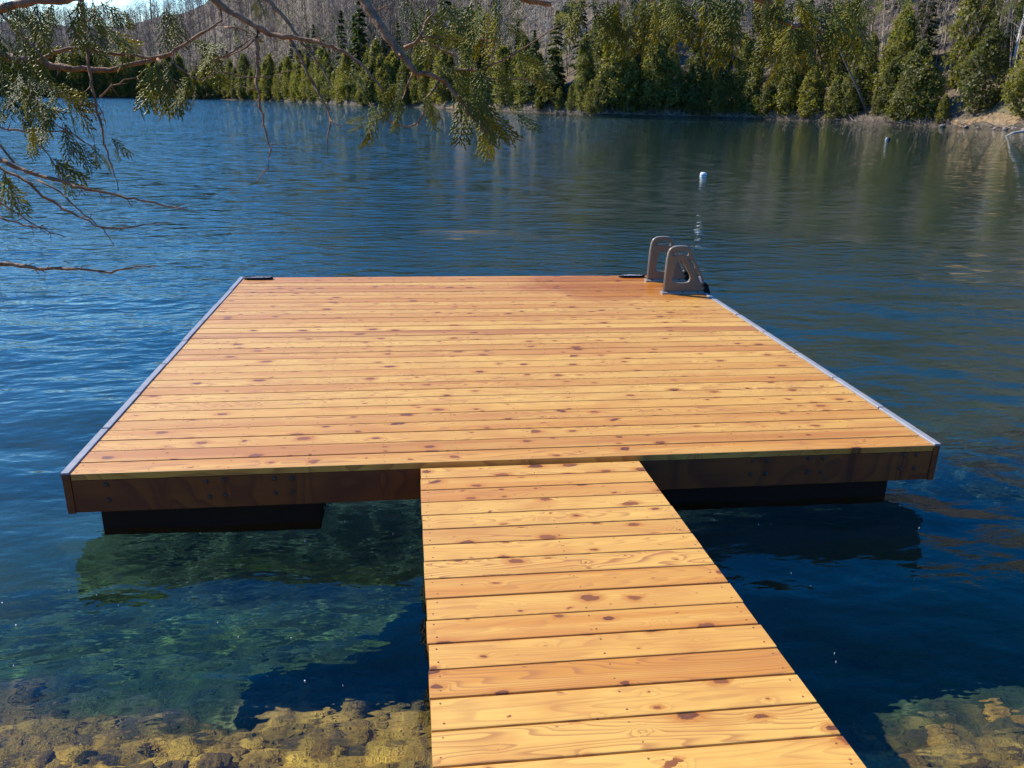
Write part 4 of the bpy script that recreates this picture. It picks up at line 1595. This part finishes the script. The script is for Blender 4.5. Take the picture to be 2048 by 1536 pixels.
A = 1.38
left_limbs = [
    ([([(-80, 95), (0, 108), (60, 122), (120, 135), (220, 140), (300, 122), (340, 108), (375, 85), (400, 68), (432, 50)], A, 8.5, 2.6, 0.05, 0.4, (0.1, 0.1, 2.3)),
      ([(75, 126), (110, 105), (150, 95), (230, 108), (300, 113), (330, 112)], A - 0.02, 4.5, 2, 0, 0.4, None),
      ([(140, 98), (152, 75), (160, 50), (190, 30)], A, 3, 1.5, 0, 0.4, None),
      ([(315, 118), (335, 140), (345, 160), (352, 185)], A, 2.5, 1, 0, 0.4, None),
      ([(350, 95), (345, 125), (380, 150), (400, 160), (430, 145)], A + .02, 2, 1, 0, 0.4, None),
      ([(200, 195), (225, 172), (250, 162), (275, 155)], A, 1.6, 0.8, 0, 0.6, None),
      ([(425, 122), (450, 112), (480, 95), (505, 75)], A, 2.2, 1.2, 0, 0.5, None),
      ([(438, 144), (480, 152), (530, 155), (584, 141)], A + .02, 1.6, 0.7, 0, 0.3, None)],
     [(165, 45, 235, 60, 8, 72, 35, 105, A), (380, 78, 415, 85, 5, 62, 30, 105, A), (280, 130, 345, 125, 7, 85, 22, 108, A), (355, 150, 400, 165, 5, 88, 22, 88, A),
      (150, 95, 120, 70, 4, 40, 60, 70, A), (330, 10, 360, 30, 5, 82, 25, 85, A + .03), (225, 20, 260, 25, 4, 65, 25, 60, A)]),
    ([([(-60, 30), (0, 18), (60, 5), (130, 0), (200, -10)], A - 0.2, 8, 5, 0, 0.3, (0.1, 0.1, 2.4)),
      ([(0, 20), (30, 60), (70, 95), (100, 130)], A - 0.2, 3, 1.5, 0, 0.3, None),
      ([(163, -20), (168, 60), (178, 130), (185, 170), (190, 205), (200, 240), (210, 290), (222, 330), (235, 365), (237, 382)], A - 0.03, 4.2, 1.0, 0, 0.5, (0.4, 0.2, 2.5)),
      ([(192, 205), (205, 225), (212, 250)], A - 0.03, 1.2, 0.6, 0, 0.5, None),
      ([(300, -10), (303, 30), (300, 55), (311, 72)], A, 1.4, 0.6, 0, 0.5, None)],
     [(0, 15, 210, 0, 15, 82, 35, 105, A - 0.15), (0, 60, 60, 80, 6, 70, 30, 90, A - .1), (212, 265, 225, 300, 3, 50, 25, 62, A), (0, 0, 250, -8, 8, 95, 30, 70, A)]),
    ([([(-60, 140), (0, 150), (60, 165), (110, 180), (150, 200), (180, 215)], A + 0.04, 4, 1.6, 0, 0.4, (0.1, 0.1, 2.2)),
      ([(0, 255), (50, 262), (100, 262), (140, 265), (170, 285)], A, 2.0, 1, 0, 0.5, None),
      ([(60, 262), (90, 300), (110, 330)], A, 1.5, 0.8, 0, 0.5, None),
      ([(100, 240), (150, 270), (190, 300)], A, 1.4, 0.7, 0, 0.5, None)],
     [(-10, 140, 150, 175, 22, 68, 38, 115, A), (0, 190, 110, 215, 12, 62, 38, 95, A), (125, 245, 145, 275, 4, 62, 20, 75, A), (100, 315, 115, 335, 5, 48, 28, 92, A),
      (4, 345, 14, 352, 4, 80, 16, 85, A), (190, 292, 205, 305, 3, 60, 25, 60, A), (30, 235, 70, 255, 5, 75, 30, 70, A)]),
    ([([(-60, 305), (0, 320), (60, 345), (120, 362), (180, 380), (240, 392), (310, 405), (345, 416), (374, 415)], A - 0.05, 4.6, 1.3, 0, 0.5, (0.1, 0.0, 1.7)),
      ([(-40, 325), (0, 337), (50, 360), (85, 390), (130, 418), (190, 450), (240, 457), (290, 450), (333, 445)], A - 0.02, 3.4, 0.9, 0, 0.5, (0.1, 0.0, 1.7)),
      ([(75, 360), (120, 385), (170, 430), (205, 460), (228, 490)], A, 1.9, 0.7, 0, 0.5, None),
      ([(-30, 270), (0, 292), (15, 312), (28, 325)], A, 3.0, 2.4, 0, 0.4, None),
      ([(345, 416), (360, 410), (373, 405)], A - 0.05, 1.2, 0.6, 0, 0.2, None)], []),
    ([([(-60, 425), (0, 437), (50, 450), (90, 458), (130, 474)], A - 0.05, 3.0, 0.8, 0, 0.5, (0.1, 0.0, 1.6)),
      ([(0, 405), (40, 430), (80, 455), (97, 470)], A - 0.05, 1.9, 0.7, 0, 0.5, None),
      ([(-60, 520), (0, 527), (40, 531), (80, 537), (160, 537), (205, 542), (222, 544), (260, 534), (312, 531)], A - 0.08, 4.6, 0.9, 0, 0.5, (0.1, -0.05, 1.5))], []),
]
H_ = 1.55
mid_limbs = [
    ([([(400, -30), (440, 10), (500, 45), (540, 68), (580, 75), (640, 85), (690, 105), (720, 125), (750, 160), (772, 188)], H_, 7.5, 1.6, 0, 0.35, (0.1, 0.2, 2.4)),
      ([(517, 62), (515, 110), (513, 160), (520, 215), (533, 265), (541, 300), (533, 335), (515, 364)], H_, 3.8, 0.8, 0, 0.6, None),
      ([(578, 76), (600, 115), (625, 165), (645, 202), (662, 237), (656, 270), (655, 300)], H_ + .02, 4.2, 0.9, 0, 0.5, None),
      ([(515, -20), (562, 27), (590, 64), (618, 100), (650, 145), (668, 180)], H_ + .04, 4.5, 0.9, 0, 0.4, None),
      ([(440, 12), (445, 40), (420, 55), (400, 68)], H_, 2.2, 1.2, 0, 0.6, None),
      ([(450, 55), (490, 60), (510, 78), (495, 95), (440, 120)], H_ + .03, 2.0, 1.0, 0, 0.6, None),
      ([(513, 178), (498, 180), (485, 172)], H_, 1.3, 0.6, 0, 0.6, None),
      ([(541, 288), (555, 290), (561, 293)], H_, 1.0, 0.5, 0, 0.2, None),
      ([(660, 240), (675, 248), (682, 256)], H_, 1.1, 0.5, 0, 0.3, None)],
     [(470, 40, 500, 50, 4, 85, 30, 55, H_), (505, 0, 520, 5, 3, 80, 20, 50, H_)]),
    ([([(705, -30), (722, -5), (745, 30), (765, 60), (790, 95), (815, 125), (835, 148), (862, 152), (888, 162), (915, 190), (945, 235), (978, 272)], H_ - 0.02, 9.5, 1.8, 0, 0.35, (0.5, 0.3, 2.5)),
      ([(808, 95), (830, 85), (842, 72), (850, 45), (870, 25)], H_, 4, 1.5, 0, 0.4, None),
      ([(842, 74), (880, 76), (930, 80), (1020, 78)], H_, 2.2, 0.8, 0, 0.4, None),
      ([(842, 82), (875, 95), (912, 112), (952, 145)], H_ + .02, 2.2, 1, 0, 0.4, None),
      ([(900, 138), (960, 140), (1000, 125), (1040, 100), (1080, 75), (1105, 58), (1132, 50)], H_, 2.2, 1, 0, 0.5, None),
      ([(880, 160), (868, 180), (852, 200), (845, 228), (835, 248), (815, 254), (790, 247), (762, 236), (748, 222), (738, 205)], H_ - .02, 2.6, 0.9, 0, 0.5, None),
      ([(826, 143), (818, 160), (808, 185), (802, 205)], H_, 1.8, 1, 0, 0.4, None),
      ([(758, 20), (770, 14), (780, 12)], H_, 1.5, 0.7, 0, 0.5, None),
      ([(950, 150), (1000, 158), (1040, 158), (1072, 163)], H_, 2.0, 1, 0, 0.4, None)],
     [(820, 15, 1000, 5, 13, 85, 42, 105, H_), (845, 50, 905, 62, 7, 80, 70, 88, H_), (930, 15, 1000, 30, 8, 98, 25, 118, H_), (850, 125, 1000, 140, 10, 70, 45, 105, H_),
      (895, 165, 980, 220, 12, 68, 30, 112, H_), (955, 215, 985, 250, 6, 78, 26, 72, H_), (1020, 95, 1062, 130, 6, 42, 35, 85, H_), (742, 210, 752, 215, 4, 98, 12, 100, H_),
      (735, 232, 725, 236, 2, 165, 20, 50, H_), (725, 165, 742, 200, 5, 235, 30, 45, H_), (800, 150, 806, 225, 9, 100, 45, 78, H_ - .04), (1000, 180, 1030, 220, 4, 60, 30, 75, H_),
      (850, 175, 870, 195, 5, 88, 25, 75, H_), (1035, 60, 1000, 40, 3, 60, 40, 50, H_)]),
]
T_ = 1.45
right_limbs = [
    ([([(1020, -12), (1050, -2), (1075, 6), (1102, 9)], T_, 8, 4, 0, 0.2, (-0.6, 0.6, 2.6)),
      ([(1130, -30), (1180, -5), (1260, -12), (1360, -8), (1470, -12)], T_, 5, 4, 0, 0.3, (-0.5, 0.6, 2.6)),
      ([(1290, 10), (1302, 50), (1298, 85), (1286, 114)], T_, 1.6, 0.8, 0, 0.5, None)],
     [(1125, -5, 1300, 0, 19, 84, 34, 110, T_), (1290, -8, 1480, -5, 24, 86, 30, 125, T_), (1380, 45, 1425, 70, 4, 85, 22, 80, T_), (1245, 30, 1260, 45, 4, 110, 25, 62, T_),
      (1435, 25, 1460, 40, 4, 85, 25, 80, T_)]),
    ([([(1465, -30), (1500, -8), (1540, 2), (1558, 20), (1568, 40), (1585, 52), (1600, 50)], T_ - 0.02, 9, 4, 0, 0.3, (-0.5, 0.6, 2.6)),
      ([(1585, 52), (1578, 75), (1560, 95), (1545, 110)], T_, 3.2, 1.2, 0, 0.3, None),
      ([(1590, 50), (1630, 55), (1660, 70)], T_, 2.5, 1.0, 0, 0.4, None),
      ([(1560, -10), (1640, -6), (1740, -12), (1800, -20)], T_, 4, 2, 0, 0.3, None),
      ([(1635, 90), (1640, 115), (1655, 150)], T_, 1.6, 0.8, 0, 0.5, None)],
     [(1490, -5, 1730, -5, 26, 90, 40, 118, T_), (1545, 45, 1640, 62, 15, 105, 45, 105, T_), (1560, 95, 1600, 100, 5, 130, 40, 80, T_), (1700, -8, 1785, -8, 6, 82, 30, 55, T_),
      (1640, 40, 1680, 50, 5, 70, 35, 90, T_)]),
    ([([(1940, -40), (2000, -10), (2060, -12), (2110, -30)], T_, 4, 2.5, 0, 0.3, (-0.2, 0.6, 2.6))],
     [(1985, -12, 2060, -12, 8, 100, 40, 45, T_)]),
]
cedar((-0.25, -4.35, 0.05), 'cedar reaching in from the left with long bare twigs over the water', left_limbs, (0.0, 0.0, 3.0))
cedar((0.95, -4.75, 0.1), 'cedar with knobbly bent limbs hanging over the middle of the lake view', mid_limbs, (0.0, 0.05, 3.0))
cedar((3.35, -4.9, 0.1), 'cedar with dense drooping fans overhead right of the middle', right_limbs, (0.0, 0.05, 3.0))

for o in COL.objects:
    if o.parent is dock or o.parent is ladder or o.parent is ramp:
        if o.name.startswith(('float', 'step', 'lower_rail')): o.cycles.is_caustics_receiver = True
